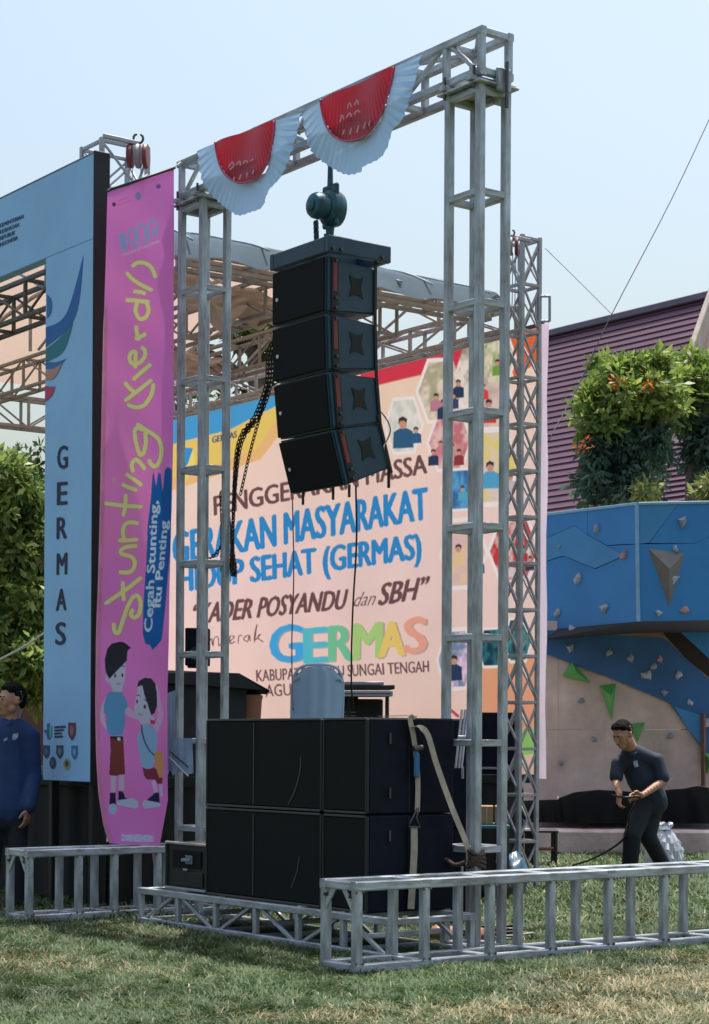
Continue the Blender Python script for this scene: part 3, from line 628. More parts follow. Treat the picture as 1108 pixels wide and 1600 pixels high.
# truss towers of the stage
def lattice(label, u0, v0, a, b_, top, stp, t1=.034):
    t = thing('truss_tower', label, 'truss tower', G(u0, v0), 'lattice towers of the stage roof')
    n_ = int(round((top-.05)/stp)); stt = [.02+i*(top-.04)/n_ for i in range(n_+1)]
    truss(t, G(u0, v0, 0), Z*top, U*a, V*b_, stt, t1, zinc, faces='bcBC', chord='post', tw2=.026, xb=True)
    for i in range(4): pass
    return t
tL = lattice('left lattice tower of the stage roof, rising behind the blue portal and the pink banner', 4.13, -.12, .33, .42, 5.62, .40)
tR = lattice('right lattice tower of the stage roof in front of the right end of the backdrop', 3.34, 3.30, .27, .22, 5.30, .385)
def block(root, px, py, D, sc=1):
    c = at(px, py, D); rr = .045*sc
    return c
def roofhoist(label, px, py, D, sc=1.0):
    c = at(px, py, D); t = thing('pulley_block', label, 'pulley', c, 'pulley blocks on the stage towers')
    R = mat('faded_red_pulley', (.20, .04, .045), .5); gr = mat('grey_pulley', (.3, .28, .3), .5)
    for k, (dx, mm) in enumerate(((-.055, R), (.0, gr), (.055, R))):
        lathe(t, 'pulley_disc', c+Vector((dx*sc, 0, 0)), Vector((1, -.12, 0)), [(.02*sc, -.018*sc), (.075*sc, -.016*sc), (.08*sc, 0), (.075*sc, .016*sc), (.02*sc, .018*sc)], mm, sy=1.1)
    tube(t, 'hook', [c+Z*(.125+.035*math.cos(a))*sc+Vector((.035*math.sin(a)*sc, 0, 0)) for a in [i*.5 for i in range(1, 13)]], .009*sc, boltm)
    for dx in (-.04, .02, .05): cyl(t, 'steel_rope', c+Vector((dx*sc, 0, -.05)), c+Vector((dx*sc*.8, 0, -.55)), .004, .004, zinc, 6)
    bar(t, 'arm', c+Z*.09*sc+Vector((-.0, .0, 0)), c+Z*.09*sc+(-V*.28 if px < 500 else V*.20), .03, .03, zinc)
    return t
roofhoist('red pulley block with a hook on top of the left stage tower', 216, 244, 13.75, 1.0)
roofhoist('red pulley block on top of the right stage tower, half hidden by the gantry post', 798, 385, 15.3, .85)
lf = thing('floodlight_bracket', 'empty rectangular grey lamp bracket fixed to the right stage tower', 'bracket', at(852, 480, 15.7))
for a, b__ in (((838, 463), (859, 463)), ((859, 463), (859, 502)), ((859, 502), (838, 502)), ((838, 502), (838, 463))): bar(lf, 'bracket_bar', at(*a, 15.7), at(*b__, 15.7), .018, .018, zinc)

# roof structure + canopy
rf = thing('stage_roof_frame', 'welded steel truss frame carrying the stage canopy', 'roof frame', G(3.7, 0, 4.3))
zr = 4.50
truss(rf, G(4.08, -.12, zr), U*5.0, V*.25, Z*.32, [i*.625+.02 for i in range(9)], .035, mat('dark_roof_steel', (.12, .10, .09), .5, .3), faces='cC', tw2=.028)
truss(rf, G(3.64, 3.34, zr+.06), U*5.4, V*.2, Z*.24, [i*.6+.02 for i in range(10)], .035, zinc, faces='cCB', tw2=.028)
truss(rf, G(3.62, .32, zr+.14), V*2.9, U*.2, Z*.12, [i*.58+.02 for i in range(6)], .034, zinc, faces='', tw2=.026)
truss(rf, G(9.05, -.1, zr-.2), V*3.4, U*.2, Z*.32, [i*.48+.02 for i in range(8)], .032, zinc, faces='cC', tw2=.026)
for vv in (1.15, 2.25):
    truss(rf, G(3.85, vv, zr-.06), U*5.15, V*.2, Z*.3, [i*.57+.02 for i in range(10)], .03, mat('brown_roof_steel', (.34, .31, .30), .5, .3), faces='cC', tw2=.024)
RZ = 5.33; EZ = 4.80; UE = 3.46; UM = 6.4
def roofz(u_): return RZ-(RZ-EZ)*(abs(u_-UM)/(UM-UE))**2.6
for vv in (.0, 1.1, 2.2, 3.22):
    P_ = [G(u_, vv, roofz(u_)-.05) for u_ in [UE+.06+i*(2*(UM-UE)-.12)/10 for i in range(11)]]
    for i in range(10): bar(rf, 'rafter', P_[i], P_[i+1], .03, .03, zinc)
    for q in (4.3, 5.2, 6.4, 7.6, 8.5): bar(rf, 'king_post', G(q, vv, zr+(.2 if vv > 3 else .25)), G(q, vv, roofz(q)-.12), .026, .026, zinc)
    for q, q2_ in ((4.35, 5.15), (5.25, 4.5), (5.3, 6.3), (7.5, 6.5)): bar(rf, 'strut', G(q, vv+.03, zr+.25), G(q2_, vv+.03, roofz(q2_)-.13), .02, .02, zinc)
cm = mat('silver_blue_tarpaulin', (.10, .18, .24), .85, spec=.12, var=.15, scale=2, trans=.42, tcol=(196, 172, 158), back=(185, 170, 160))
vs = []; fs = []; nu, nv = 40, 26
for i in range(nu+1):
    u_ = UE+2*(UM-UE)*i/nu
    for j in range(nv+1):
        v_ = -.1+3.36*j/nv; z_ = roofz(u_)-.03*abs(math.sin(v_*2.85))+.012*math.sin(u_*5+v_*3)
        if i == 0: z_ -= .10+.03*math.sin(v_*9)
        vs.append(G(u_, v_, z_))
for i in range(nu):
    for j in range(nv): a = i*(nv+1)+j; fs.append((a, a+1, a+nv+2, a+nv+1))
# orient so that the top is the front side
def canopy_point(u_, v_): return G(u_, v_, roofz(u_)-.03*abs(math.sin(v_*2.85))+.012*math.sin(u_*5+v_*3)+.008)
cn = mesh('stage_canopy', vs, fs, cm, None, smooth=True)
tag(cn, 'silver blue tarpaulin canopy over the stage with a beige underside', 'canopy')
if cn.data.polygons[nu*nv//2].normal.z < 0: cn.data.flip_normals()
for v_ in (.28, .95, 1.75, 2.5, 3.1): tube(cn, 'welded_seam', [canopy_point(UE+.04+i*.12, v_+.02*i*.12) for i in range(24)], .009, mat('pale_seam', (.5, .56, .6), .6), 5)
# beige valance gathered under the eave
vm = mat('beige_drape', (.70, .58, .52), .8, var=.12, scale=3, trans=.3, back=(215, 190, 178))
dr = thing('stage_drape', 'gathered beige cloth drape sagging under the stage roof behind the left gantry tower', 'drape', G(3.9, .3, 4.3))
def sagcloth(name, A, B, depth, zt, seedk, fold=7):
    vs = []; fs = []; n = 60; m_ = 14; A, B = Vector(A), Vector(B); nn = (B-A).normalized().cross(Z)
    for i in range(n+1):
        s = i/n; base = A.lerp(B, s); dd = depth*(.45+.55*math.sin(s*math.pi))
        for j in range(m_+1):
            w = j/m_; vs.append(base-Z*dd*w+nn*(.05*math.sin(w*fold+s*6+seedk)+.035*math.sin(w*21+s*9+seedk)+.02*math.sin(s*31+w*7))+Z*(.03*math.sin(s*13+seedk)+.05*w*math.sin(s*27+seedk)))
    for i in range(n):
        for j in range(m_): a = i*(m_+1)+j; fs.append((a, a+1, a+m_+2, a+m_+1))
    return mesh(name, vs, fs, vm, dr, smooth=True)
sagcloth('drape_panel', G(3.95, .25, 4.66), G(4.3, 1.9, 4.72), .30, 4.6, 0)
sagcloth('drape_panel', G(5.6, .9, 4.60), G(6.6, 2.6, 4.66), .26, 4.6, 2)

# ------------------------------------------------------------------ printed backdrop
BV = 3.92
bd = Surf(G(0, BV), U, disp=None)
bdt = thing('printed_backdrop', 'large pale pink printed backdrop with blue lettering hanging at the back of the stage', 'banner', bd.px(560, 1150))
a_r, z_t = bd.st(849, 508); _, z_b = bd.st(845, 1213); a_l = bd.st(120, 700)[0]
def bd_disp(a, z_): return .012*math.sin(a*5+z_)+.02*math.exp(-((a-a_r)/.12)**2)*math.sin(z_*4)
NI, NJ = 900, 540; aa = np.linspace(a_r, a_l, NI)[:, None]*np.ones((1, NJ)); zz_ = np.linspace(z_b, z_t, NJ)[None, :]*np.ones((NI, 1))
dd_ = -.02+.5*(.012*np.sin(aa*5+zz_)+.006*np.sin(aa*2.1-zz_*2.4)+.02*np.exp(-((aa-a_r)/.12)**2)*np.sin(zz_*4))
V3 = np.array(bd.O)+aa[..., None]*np.array(bd.A)+zz_[..., None]*np.array([0, 0, 1])+dd_[..., None]*np.array(bd.N)
sheet = gridmesh('sheet', V3, NI, NJ, tintcloth('backdrop_print', .6), bdt)
def bp(name, pts, c, off=.004, t=.35, label=None): return poly(bdt, name, bd, pts, inkt(*c, t), off, label)
# top bands (outline at the top edge of the sheet)
def topy(x): # pixel y of the sheet's top edge
    p = bd.P(bd.st(x, 600)[0], z_t); d = p-C0; return None
def bz(x, frac):      # pixel of point at fraction of height
    a = bd.st(x, 700)[0]; return (a, z_b+(z_t-z_b)*frac)
def bquad(name, pts, c, off=.004, t=.35):   # pts = (px column, height fraction)
    vs = []
    for x, fr in pts: a, z_ = bz(x, fr); vs.append(bd.P(a, z_, off))
    return mesh(name, vs, [tuple(range(len(vs)))], inkt(*c, t), bdt)
bquad('blue_band', [(120, 1), (120, .93), (275, .925), (360, .93), (430, .965), (470, 1)], (75, 160, 215))
bquad('yellow_wave', [(120, .929), (275, .924), (360, .929), (430, .964), (450, .98), (430, .93), (400, .86), (300, .83), (120, .80)], (238, 205, 110), .0034)
bquad('orange_wave', [(120, .80), (300, .83), (400, .86), (430, .93), (440, .90), (405, .83), (300, .80), (120, .76)], (240, 190, 130), .0036)
bquad('pale_logo_spot', [(275, .90), (300, .90), (303, .85), (285, .80), (275, .82)], (245, 220, 120), .005)
bquad('red_band', [(560, 1), (760, 1), (735, .94), (705, .985), (690, .955), (560, .955)], (214, 60, 80), .004)
bquad('red_triangle', [(697, .995), (720, .995), (707, .925)], (214, 60, 80), .0055)
bquad('orange_corner', [(775, 1), (846, 1), (846, .93), (800, .90)], (225, 105, 60), .0042)
bquad('blue_splash', [(275, .915), (300, .90), (292, .86), (278, .83)], (60, 150, 215), .0058)
bquad('green_stripe', [(600, .075), (849, .11), (849, .05), (600, .03)], (150, 205, 110), .0042)
bquad('orange_patch', [(745, .25), (846, .27), (846, .11), (745, .1)], (236, 165, 130), .0032)
WH = (244, 232, 232)
def hexa(cx, cy, w, h, c1, figs, seedk):
    pts = [(cx-w*.5, cy+h*.02), (cx-w*.27, cy-h*.5), (cx+w*.27, cy-h*.53), (cx+w*.5, cy-h*.02), (cx+w*.27, cy+h*.5), (cx-w*.27, cy+h*.52)]
    bp('photo_border', pts, WH, .0045, .3)
    inner = [(cx+(x-cx)*.88, cy+(y-cy)*.88) for x, y in pts]
    nm = 'photo_%d' % seedk
    mm = mat(nm, c1[0], .6, col2=c1[1], scale=5+seedk % 3, trans=.8); poly(bdt, 'photo', bd, inner, mm, .0062)
    r_ = random.Random(seedk)
    for (fx, fy, s, shirt) in figs:
        X, Y = cx+fx*w, cy+fy*h
        bp('printed_torso', [(X-s*.9, Y+s*2.1), (X-s*.85, Y+s*.6), (X-s*.3, Y+s*.25), (X+s*.3, Y+s*.2), (X+s*.9, Y+s*.5), (X+s*.95, Y+s*2.0)], shirt, .0075, .2)
        bp('printed_face', ell(X, Y-s*.2, s*.36, s*.5, 12), (205, 150, 130), .0085, .2)
        bp('printed_hair', [(X-s*.4, Y-s*.15), (X-s*.38, Y-s*.65), (X, Y-s*.85), (X+s*.4, Y-s*.65), (X+s*.38, Y-s*.2), (X+s*.15, Y-s*.45), (X-s*.2, Y-s*.42)], (60, 50, 55), .0095, .1)
NV = (45, 62, 95)
hexa(629, 665, 62, 88, ((235, 228, 222), (205, 208, 198)), [(-.02, .0, 17, (50, 95, 130)), (.3, .1, 9, (50, 95, 140))], 1)
hexa(686, 610, 78, 100, ((175, 170, 140), (232, 212, 195)), [(-.1, .12, 10, (190, 130, 150)), (.05, .22, 11, NV), (.25, .1, 9, (70, 70, 110))], 2)
hexa(738, 585, 72, 104, ((165, 150, 130), (238, 225, 215)), [(-.35, .15, 10, NV), (.2, .2, 9, (225, 70, 70))], 3)
hexa(768, 625, 64, 92, ((225, 200, 190), (190, 170, 165)), [(-.1, .1, 13, (220, 55, 55)), (.2, .2, 9, (230, 200, 200))], 4)
hexa(775, 560, 60, 80, ((120, 150, 70), (225, 215, 190)), [(.0, .1, 9, (120, 160, 70))], 5)
hexa(700, 690, 74, 92, ((235, 195, 195), (200, 120, 130)), [(-.2, .05, 8, (215, 130, 140)), (.05, .1, 8, (205, 150, 160)), (.2, .2, 9, (150, 60, 70)), (-.35, .2, 9, NV)], 6)
hexa(768, 730, 80, 120, ((230, 210, 120), (225, 205, 205)), [(-.05, .02, 15, (85, 165, 205)), (.33, .15, 9, (200, 190, 200))], 7)
hexa(715, 765, 62, 66, ((95, 165, 210), (60, 110, 170)), [(.1, .0, 8, (90, 170, 200))], 8)
hexa(722, 865, 78, 110, ((235, 200, 170), (225, 190, 190)), [(-.1, -.05, 12, (235, 200, 160)), (.3, .1, 10, (60, 110, 160))], 9)
hexa(800, 860, 84, 100, ((225, 205, 205), (200, 60, 65)), [(-.2, .05, 10, (215, 60, 65)), (.15, .0, 10, (190, 60, 70)), (.3, .15, 8, (60, 60, 80))], 10)
hexa(710, 1030, 62, 96, ((235, 200, 225), (120, 140, 170)), [(-.05, .05, 14, NV)], 11)
hexa(765, 1012, 50, 62, ((60, 130, 140), (30, 60, 80)), [], 12)
hexa(806, 1000, 50, 70, ((70, 150, 150), (30, 60, 80)), [], 13)
bp('printed_chevron', [(690, 1112), (700, 1104), (716, 1118), (714, 1122), (700, 1110), (692, 1117)], (200, 70, 100))
dk = inkt(112, 78, 82, .1); blu = inkt(48, 140, 205, .15)
def btxt(body, bl, br_, tl, m, w=0.02, sh=0, sp=1): return text(bdt, 'lettering', bd, body, bl, br_, tl, m, .006, w, sh, space=sp)
btxt('GERMAS', (329, 692), (368, 683), (329, 682), inkt(70, 80, 120, .1), .02)
btxt('PENGGERAKAN MASSA', (332, 805), (664, 739), (331, 775), dk, .045, sp=1.0)
btxt('GERAKAN MASYARAKAT', (270, 882), (664, 811), (269, 832), blu, .075)
btxt('HIDUP SEHAT (GERMAS)', (278, 938), (654, 885), (277, 886), blu, .075)
btxt('\u201cKADER POSYANDU', (300, 975), (541, 951), (300, 944), dk, .05, .35)
btxt('dan', (550, 948), (585, 945), (552, 926), dk, .0, .45)
btxt('SBH\u201d', (590, 946), (666, 934), (591, 912), dk, .055, .3)
strokes(bdt, 'script_lettering', bd, [[(310, 1010), (316, 990), (322, 1004), (312, 1006)], [(322, 1008), (328, 998), (330, 1008)], [(331, 1010), (333, 997), (339, 996), (340, 1009), (345, 1004)], [(352, 994), (346, 1000), (352, 1003), (353, 992), (351, 1018), (344, 1020)], [(358, 1002), (364, 995), (358, 994), (358, 1005), (366, 1002)], [(370, 1006), (371, 994), (376, 993)], [(384, 992), (378, 998), (384, 1002), (386, 992), (388, 1002)], [(394, 1004), (398, 975), (394, 1000), (404, 990), (399, 996), (408, 1003)]], 1.7, dk, .006)
gl = [('G', (420, 470), (1036, 978), (70, 170, 228)), ('E', (474, 508), (1036, 983), (88, 192, 208)), ('R', (512, 548), (1033, 979), (118, 200, 158)), ('M', (552, 594), (1030, 975), (172, 212, 128)), ('A', (592, 628), (1026, 973), (238, 205, 115)), ('S', (630, 662), (1022, 966), (242, 168, 148))]
for ch_, (xa, xb), (yb, yt), c in gl:
    text(bdt, 'letter_shadow', bd, ch_, (xa+2, yb+1), (xb+3, yb-1.5), (xa+3, yt+1), inkt(190, 165, 155, .3), .0055, .08)
    text(bdt, 'letter', bd, ch_, (xa, yb), (xb, yb-3), (xa, yt), inkt(*c), .0072, .10)
btxt('KABUPATEN HULU SUNGAI TENGAH', (398, 1065), (668, 1050), (397, 1047), dk, .015)
btxt('5 AGUSTUS', (398, 1090), (498, 1084), (397, 1071), dk, .012)
def bd_base(a, z_):
    f = np.clip((z_-z_b)/(z_t-z_b)+.16*(vnoise(a, z_, .9)-.5), 0, 1)[..., None]; st_ = [(0, (236, 198, 170)), (.2, (246, 212, 200)), (.5, (246, 214, 210)), (.8, (248, 218, 204)), (1, (244, 214, 186))]; out = np.zeros(f.shape[:2]+(3,))
    for (f0_, c0_), (f1_, c1_) in zip(st_, st_[1:]):
        w = (f-f0_)/(f1_-f0_); m = ((f >= f0_) & (f <= f1_))[..., 0]; out[m] = (np.array(lin(c0_)[:3])*(1-w)+np.array(lin(c1_)[:3])*w)[m]
    return out*(1-.05*vnoise(a, z_, 4)[..., None])
print_onto(bdt, sheet, bd, bd_base, (), .004)
bar(bdt, 'top_rod', G(bd.st(849, 508)[0]*1, BV, z_t+.01), G(9.3, BV, z_t+.01), .03, .03, mat('navy_rod', (.03, .04, .09), .5))
# white fold at the right edge
vs = [bd.P(a_r-.0+dx, z_, off) for z_ in np.linspace(z_b-.02, z_t, 14) for dx, off in ((.06+.012*math.sin(z_*3), .0), (-.01, .05), (-.06+.01*math.sin(z_*5), .0))]
mesh('side_fold', vs, [(3*i+k, 3*i+k+1, 3*i+4+k, 3*i+3+k) for i in range(13) for k in range(2)], inkt(228, 215, 235, .4), bdt, smooth=True)

# ------------------------------------------------------------------ blue portal
PV = -.45; ps = Surf(G(0, PV), U)
po = thing('blue_portal', 'blue stage portal board with a feather emblem and the word GERMAS down its right leg', 'portal', ps.px(105, 1222))
pbm = mat('sky_blue_board', (.30, .57, .93), .55, var=.08, scale=1.2)
aR, _ = ps.st(144, 700); aI, _ = ps.st(70, 700); zT = ps.st(145, 240)[1]; zO = ps.st(75, 402)[1]; zB = ps.st(140, 1222)[1]; aL = aI+2.6
def pslab(name, a0, a1, z0, z1, th, m, off=0): return box(po, name, ps.P(a0, z0, off), ps.A*(a1-a0), -ps.N*th, Z*(z1-z0), m, .004)
pslab('right_leg', aR, aI, zB, zO-.001, .09, pbm); pslab('header', aR, aL+.5, zO+.001, zT, .09, pbm); pslab('left_leg', aL, aL+.5, zB, zO-.001, .09, pbm)
pslab('edge_board', aR-.012, aR-.001, zB-.03, zT+.02, .13, black, .004)
pslab('top_trim', aR, aL+.5, zT+.002, zT+.014, .07, mat('grey_trim', (.2, .22, .25), .5))
for bx in (1, 4): bar(po, 'support_post', ps.P(aR+.05 if bx == 1 else aL+.4, 0, -.06), ps.P(aR+.05 if bx == 1 else aL+.4, zB+.01, -.06), .06, .06, black)
bar(po, 'support_post', ps.P(aI-.06, 0, -.06), ps.P(aI-.06, zB+.01, -.06), .06, .06, black)
dn_ = ink(26, 32, 72)
for ch_, y0_, y1_, xx in (('G', 733, 697, 98), ('E', 789, 754, 97.5), ('R', 842, 809, 97), ('M', 898, 865, 97), ('A', 954, 921, 96), ('S', 1008, 973, 95)):
    text(po, 'letter', ps, ch_, (xx-7.5, y0_), (xx+7.5, y0_-1.2), (xx-7, y1_), dn_, .003, .035)
for i, w_ in enumerate(('KEMENTERIAN', 'KESEHATAN', 'REPUBLIK', 'INDONESIA')):
    text(po, 'small_lettering', ps, w_, (-1+1, 356+i*10), ((37, 30, 24, 28)[i], 356+i*10-(15, 12, 10, 12)[i]), (0, 350+i*10), ink(50, 75, 120), .003, .012)
    text(po, 'small_lettering', ps, w_, (86, 1138+i*5), ((103, 100, 97, 99)[i], 1137.2+i*5), (86, 1134.8+i*5), dn_, .003, .02)
def pp(name, pts, c, off=.003): return poly(po, name, ps, smooth_poly(pts), ink(*c), off)
def smooth_poly(p): return p
def feather(c, base, tip, bend1, bend2, off, nm='feather'):
    A = smoothpath([(*base[0], 0), (*bend1, 0), (*tip, 0)], 8); B = smoothpath([(*tip, 0), (*bend2, 0), (*base[1], 0)], 8)
    return poly(po, nm, ps, [(p.x, p.y) for p in A]+[(p.x, p.y) for p in B[1:]], ink(*c), off)
feather((18, 100, 178), ((72, 512), (72, 543)), (131, 398), (104, 490), (118, 495), .003)
feather((30, 120, 140), ((72, 546), (72, 566)), (115, 503), (92, 530), (100, 548), .0036)
feather((30, 110, 175), ((72, 565), (72, 577)), (105, 560), (88, 566), (90, 574), .0042)
feather((190, 140, 130), ((72, 580), (72, 594)), (98, 568), (84, 576), (86, 590), .0048)
feather((195, 60, 110), ((71, 603), (71, 628)), (87, 604), (79, 604), (82, 618), .0042)
poly(po, 'emblem_head', ps, [(74, 460), (80, 466), (82, 478), (80, 490), (74, 498)], ink(35, 110, 180), .0042)
def shield(cx, cy, w, h, c, c2, off=.003, rnd=False):
    pts = ell(cx, cy, w/2, h/2, 16) if rnd else [(cx-w/2, cy-h/2), (cx+w/2, cy-h/2), (cx+w/2, cy+h*.15), (cx+w*.25, cy+h*.38), (cx, cy+h/2), (cx-w*.25, cy+h*.38), (cx-w/2, cy+h*.15)]
    o = poly(po, 'emblem', ps, pts, ink(*c), off)
    poly(po, 'emblem_device', ps, ell(cx, cy-h*.05, w*.25, h*.28, 8), ink(*c2), off+.001)
shield(113, 1143, 12, 28, (105, 50, 85), (150, 110, 110)); shield(73, 1175, 10, 21, (25, 60, 115), (70, 110, 150)); shield(94, 1175, 11, 21, (25, 60, 105), (110, 130, 140)); shield(117, 1176, 10, 22, (40, 120, 170), (110, 170, 200))
shield(83, 1192, 10, 19, (15, 45, 95), (60, 90, 130), rnd=True); shield(105, 1194, 11, 18, (150, 150, 110), (50, 60, 80), rnd=True)
poly(po, 'emblem', ps, [(74, 1131), (78, 1129), (79, 1140), (81, 1146), (78, 1156), (74, 1154), (73, 1147), (69, 1143), (69, 1141), (74, 1140)], ink(25, 100, 165), .003)
poly(po, 'emblem', ps, [(78, 1136), (82, 1134), (81, 1152), (79, 1152)], ink(90, 190, 130), .0042)

# ------------------------------------------------------------------ pink banner
INKT[0] = .08
pA = at(272, 800, 13.40); pB = at(160, 800, 13.30)
def pdisp(a, z_): return .022*math.sin(a*9+z_*.7)+.010*math.sin(z_*4.1+a*6)+.006*math.sin(z_*11-a*9)
pk = Surf((pA.x, pA.y, 0), (pB-pA).normalized() if False else Vector(((pB-pA).x, (pB-pA).y, 0)), disp=pdisp)
pt = thing('pink_banner', 'tall magenta cloth banner with two cartoon schoolchildren hanging beside the left gantry tower', 'banner', pk.px(215, 1318))
pm = mat('magenta_cloth', (.95, .17, .62), .6, trans=.22)
edgeL = [(298, 168), (500, 162), (700, 158), (850, 155), (1000, 150), (1100, 149), (1180, 150), (1240, 154), (1290, 162), (1318, 171)]
edgeR = [(262, 272), (400, 272), (560, 271.5), (700, 270), (800, 268), (900, 265), (1000, 263), (1100, 261), (1250, 262), (1322, 249)]
def interp(T, y):
    for i in range(len(T)-1):
        if y <= T[i+1][0]: w = (y-T[i][0])/(T[i+1][0]-T[i][0]); return T[i][1]*(1-w)+T[i+1][1]*w
    return T[-1][1]
NY, NX = 1500, 150; V3 = np.zeros((NY, NX, 3))
for j in range(NY):
    f = j/(NY-1); yl = 298+(1318-298)*f; yr = 262+(1322-262)*f; xl, xr = interp(edgeL, yl), interp(edgeR, yr); pa_, pb_ = pk.st(xl, yl), pk.st(xr, yr); t_ = np.linspace(0, 1, NX); a_ = pa_[0]+(pb_[0]-pa_[0])*t_; z_ = pa_[1]+(pb_[1]-pa_[1])*t_
    d_ = .022*np.sin(a_*9+z_*.7)+.010*np.sin(z_*4.1+a_*6)+.006*np.sin(z_*11-a_*9)
    V3[j] = np.array(pk.O)+a_[:, None]*np.array(pk.A)+z_[:, None]*np.array([0, 0, 1])+d_[:, None]*np.array(pk.N)
pcloth = gridmesh('cloth', V3, NY, NX, tintcloth('magenta_print', .22), pt)
poly(pt, 'loose_corner', pk, [(236, 1322), (258, 1322), (247, 1352), (240, 1356)], pm, -.012)
hem = mat('light_pink_hem', (.98, .55, .76), .6, trans=.6)  # paler strip: light showing through the cloth edge, put into the colour
strokes(pt, 'hem', pk, [[(165, 480), (161, 700), (158, 850), (154, 1000), (153, 1100), (154, 1180), (158, 1240), (166, 1290), (174, 1316)]], 7, hem, .004)
tube(pt, 'rod', [pk.px(166, 299.5, .0), pk.px(274, 261.5, .0)], .010, mat('dark_rod', (.05, .05, .06), .5))
for x, y in ((168, 299), (219, 281), (271, 263)): tube(pt, 'tie_cord', [pk.px(x, y, .01), pk.px(x+2, y-12, .0)+V*.05], .004, whitep, 5)
def pc(name, pts, c, off=.006, t=.15, label=None): return poly(pt, name, pk, pts, inkt(*c, t), off, label)
# brush patch
pc('blue_brush_patch', [(238, 744), (240, 737), (244, 760), (247, 738), (251, 742), (254, 768), (257, 735), (262, 730), (268, 734), (268, 800), (267, 850), (262, 900), (258, 950), (252, 1000), (246, 1008), (241, 1008), (238, 1016), (234, 1008), (227, 1006), (223, 990), (224, 950), (229, 880), (231, 820), (236, 780)], (24, 100, 180), .006)
wt = inkt(205, 225, 245, .1)
def vtext(body, x_b0, y0, x_b1, y1, cap, m, w=.02, name='lettering'):   # reads upward; baseline from (x_b0,y0) up to (x_b1,y1), letters' tops to the left
    return text(pt, name, pk, body, (x_b0, y0), (x_b1, y1), (x_b0-cap, y0), m, .012, w)
vtext('Cegah Stunting,', 241, 987, 251, 783, 16, wt, .03)
vtext('Itu Penting', 254, 948, 266, 814, 15, wt, .03)
yel = inkt(246, 232, 165, .15); olv = inkt(178, 150, 105, .1)
def c6(l): return [(150+x/4.21, 260+y/4.21) for x, y in l]
def cg(l): return [(150+x/8.523, 640+y/8.523) for x, y in l]
def cs(l): return [(150+x/8.0, 800+y/8.0) for x, y in l]
W1 = [c6(p) for p in ([(235, 662), (275, 632), (330, 635), (370, 665), (395, 730)], [(198, 700), (240, 742), (300, 778), (375, 812)], [(245, 820), (300, 825), (330, 835)],
      [(195, 878), (270, 880), (355, 888)], [(275, 890), (262, 945), (290, 995), (330, 985), (348, 940), (335, 890)], [(265, 1040), (272, 1090), (285, 1140)], [(335, 1095), (290, 1115), (258, 1130)],
      [(262, 1325), (262, 1270), (262, 1215), (232, 1225), (222, 1262), (245, 1295), (290, 1285), (325, 1240), (320, 1195), (300, 1185)], [(365, 1295), (300, 1350), (245, 1400)], [(370, 1400), (280, 1470), (190, 1540)], [(190, 1415), (225, 1455), (262, 1485)],
      [(380, 1425), (365, 1500), (320, 1565), (265, 1580), (208, 1562)])]
W2 = [cg(p) for p in ([(655, 270), (540, 240), (520, 320), (545, 480), (590, 600), (640, 560), (665, 420), (660, 290)], [(545, 180), (660, 260), (790, 350), (850, 430), (870, 560), (840, 700), (780, 760), (720, 710), (715, 660)],
      [(655, 800), (600, 720), (530, 660), (480, 730), (500, 830)], [(400, 850), (470, 900), (560, 960), (615, 1010)], [(345, 990), (440, 1030), (550, 1075)], [(110, 1250), (350, 1275), (620, 1290)], [(400, 1120), (390, 1280), (365, 1420)])]
W3 = [cs(p) for p in ([(540, 140), (440, 125), (370, 150), (340, 230), (350, 330)], [(285, 350), (400, 350), (530, 340)], [(520, 420), (400, 430), (320, 470), (330, 520), (440, 550), (490, 620), (470, 710), (400, 750), (290, 745)],
      [(575, 810), (400, 950), (110, 1150)], [(340, 860), (345, 1000), (355, 1110)], [(470, 1210), (440, 1270), (480, 1320), (540, 1270), (560, 1150), (530, 1050), (470, 1060), (400, 1180), (340, 1350), (290, 1500), (240, 1490), (225, 1380)])]
strokes(pt, 'lettering_outline', pk, W1+W2+W3, 8.4, olv, .010); strokes(pt, 'brush_lettering', pk, W1+W2+W3, 6.7, yel, .015)
pc('heart_dot', [(176, 748), (179, 744), (181, 750), (178, 755)], (235, 170, 200))
# upper logo
lg = inkt(150, 175, 225, .15)
poly(pt, 'logo_bar', pk, [(186, 366), (194, 362), (197, 390), (189, 394)], lg, .010)
strokes(pt, 'logo_figures', pk, [[(200, 388), (201, 362), (208, 358), (211, 370), (205, 378)], [(215, 386), (216, 354), (224, 350), (228, 366), (222, 376)], [(233, 376), (232, 350), (240, 342), (246, 352), (243, 368)], [(240, 372), (241, 354)], [(208, 378), (213, 388)], [(225, 374), (229, 382)]], 3.4, lg, .011)
text(pt, 'small_lettering', pk, 'CEGAH STUNTING', (190, 402), (249, 378), (189.5, 398), wt, .011, .0)
strokes(pt, 'small_logos', pk, [[(182, 322), (205, 313)], [(182, 316), (200, 309)]], 2, inkt(225, 120, 190), .010)
pc('small_emblem', ell(216, 306, 4.5, 7, 10), (150, 140, 190), .010); pc('small_emblem', ell(178, 320, 3, 3.5, 8), (70, 60, 110), .010); pc('small_emblem', ell(248, 290, 4, 4, 8), (140, 90, 170), .010)
text(pt, 'small_lettering', pk, 'DINAS KESEHATAN', (191, 1314), (238, 1315), (191.5, 1304), wt, .011, .05)
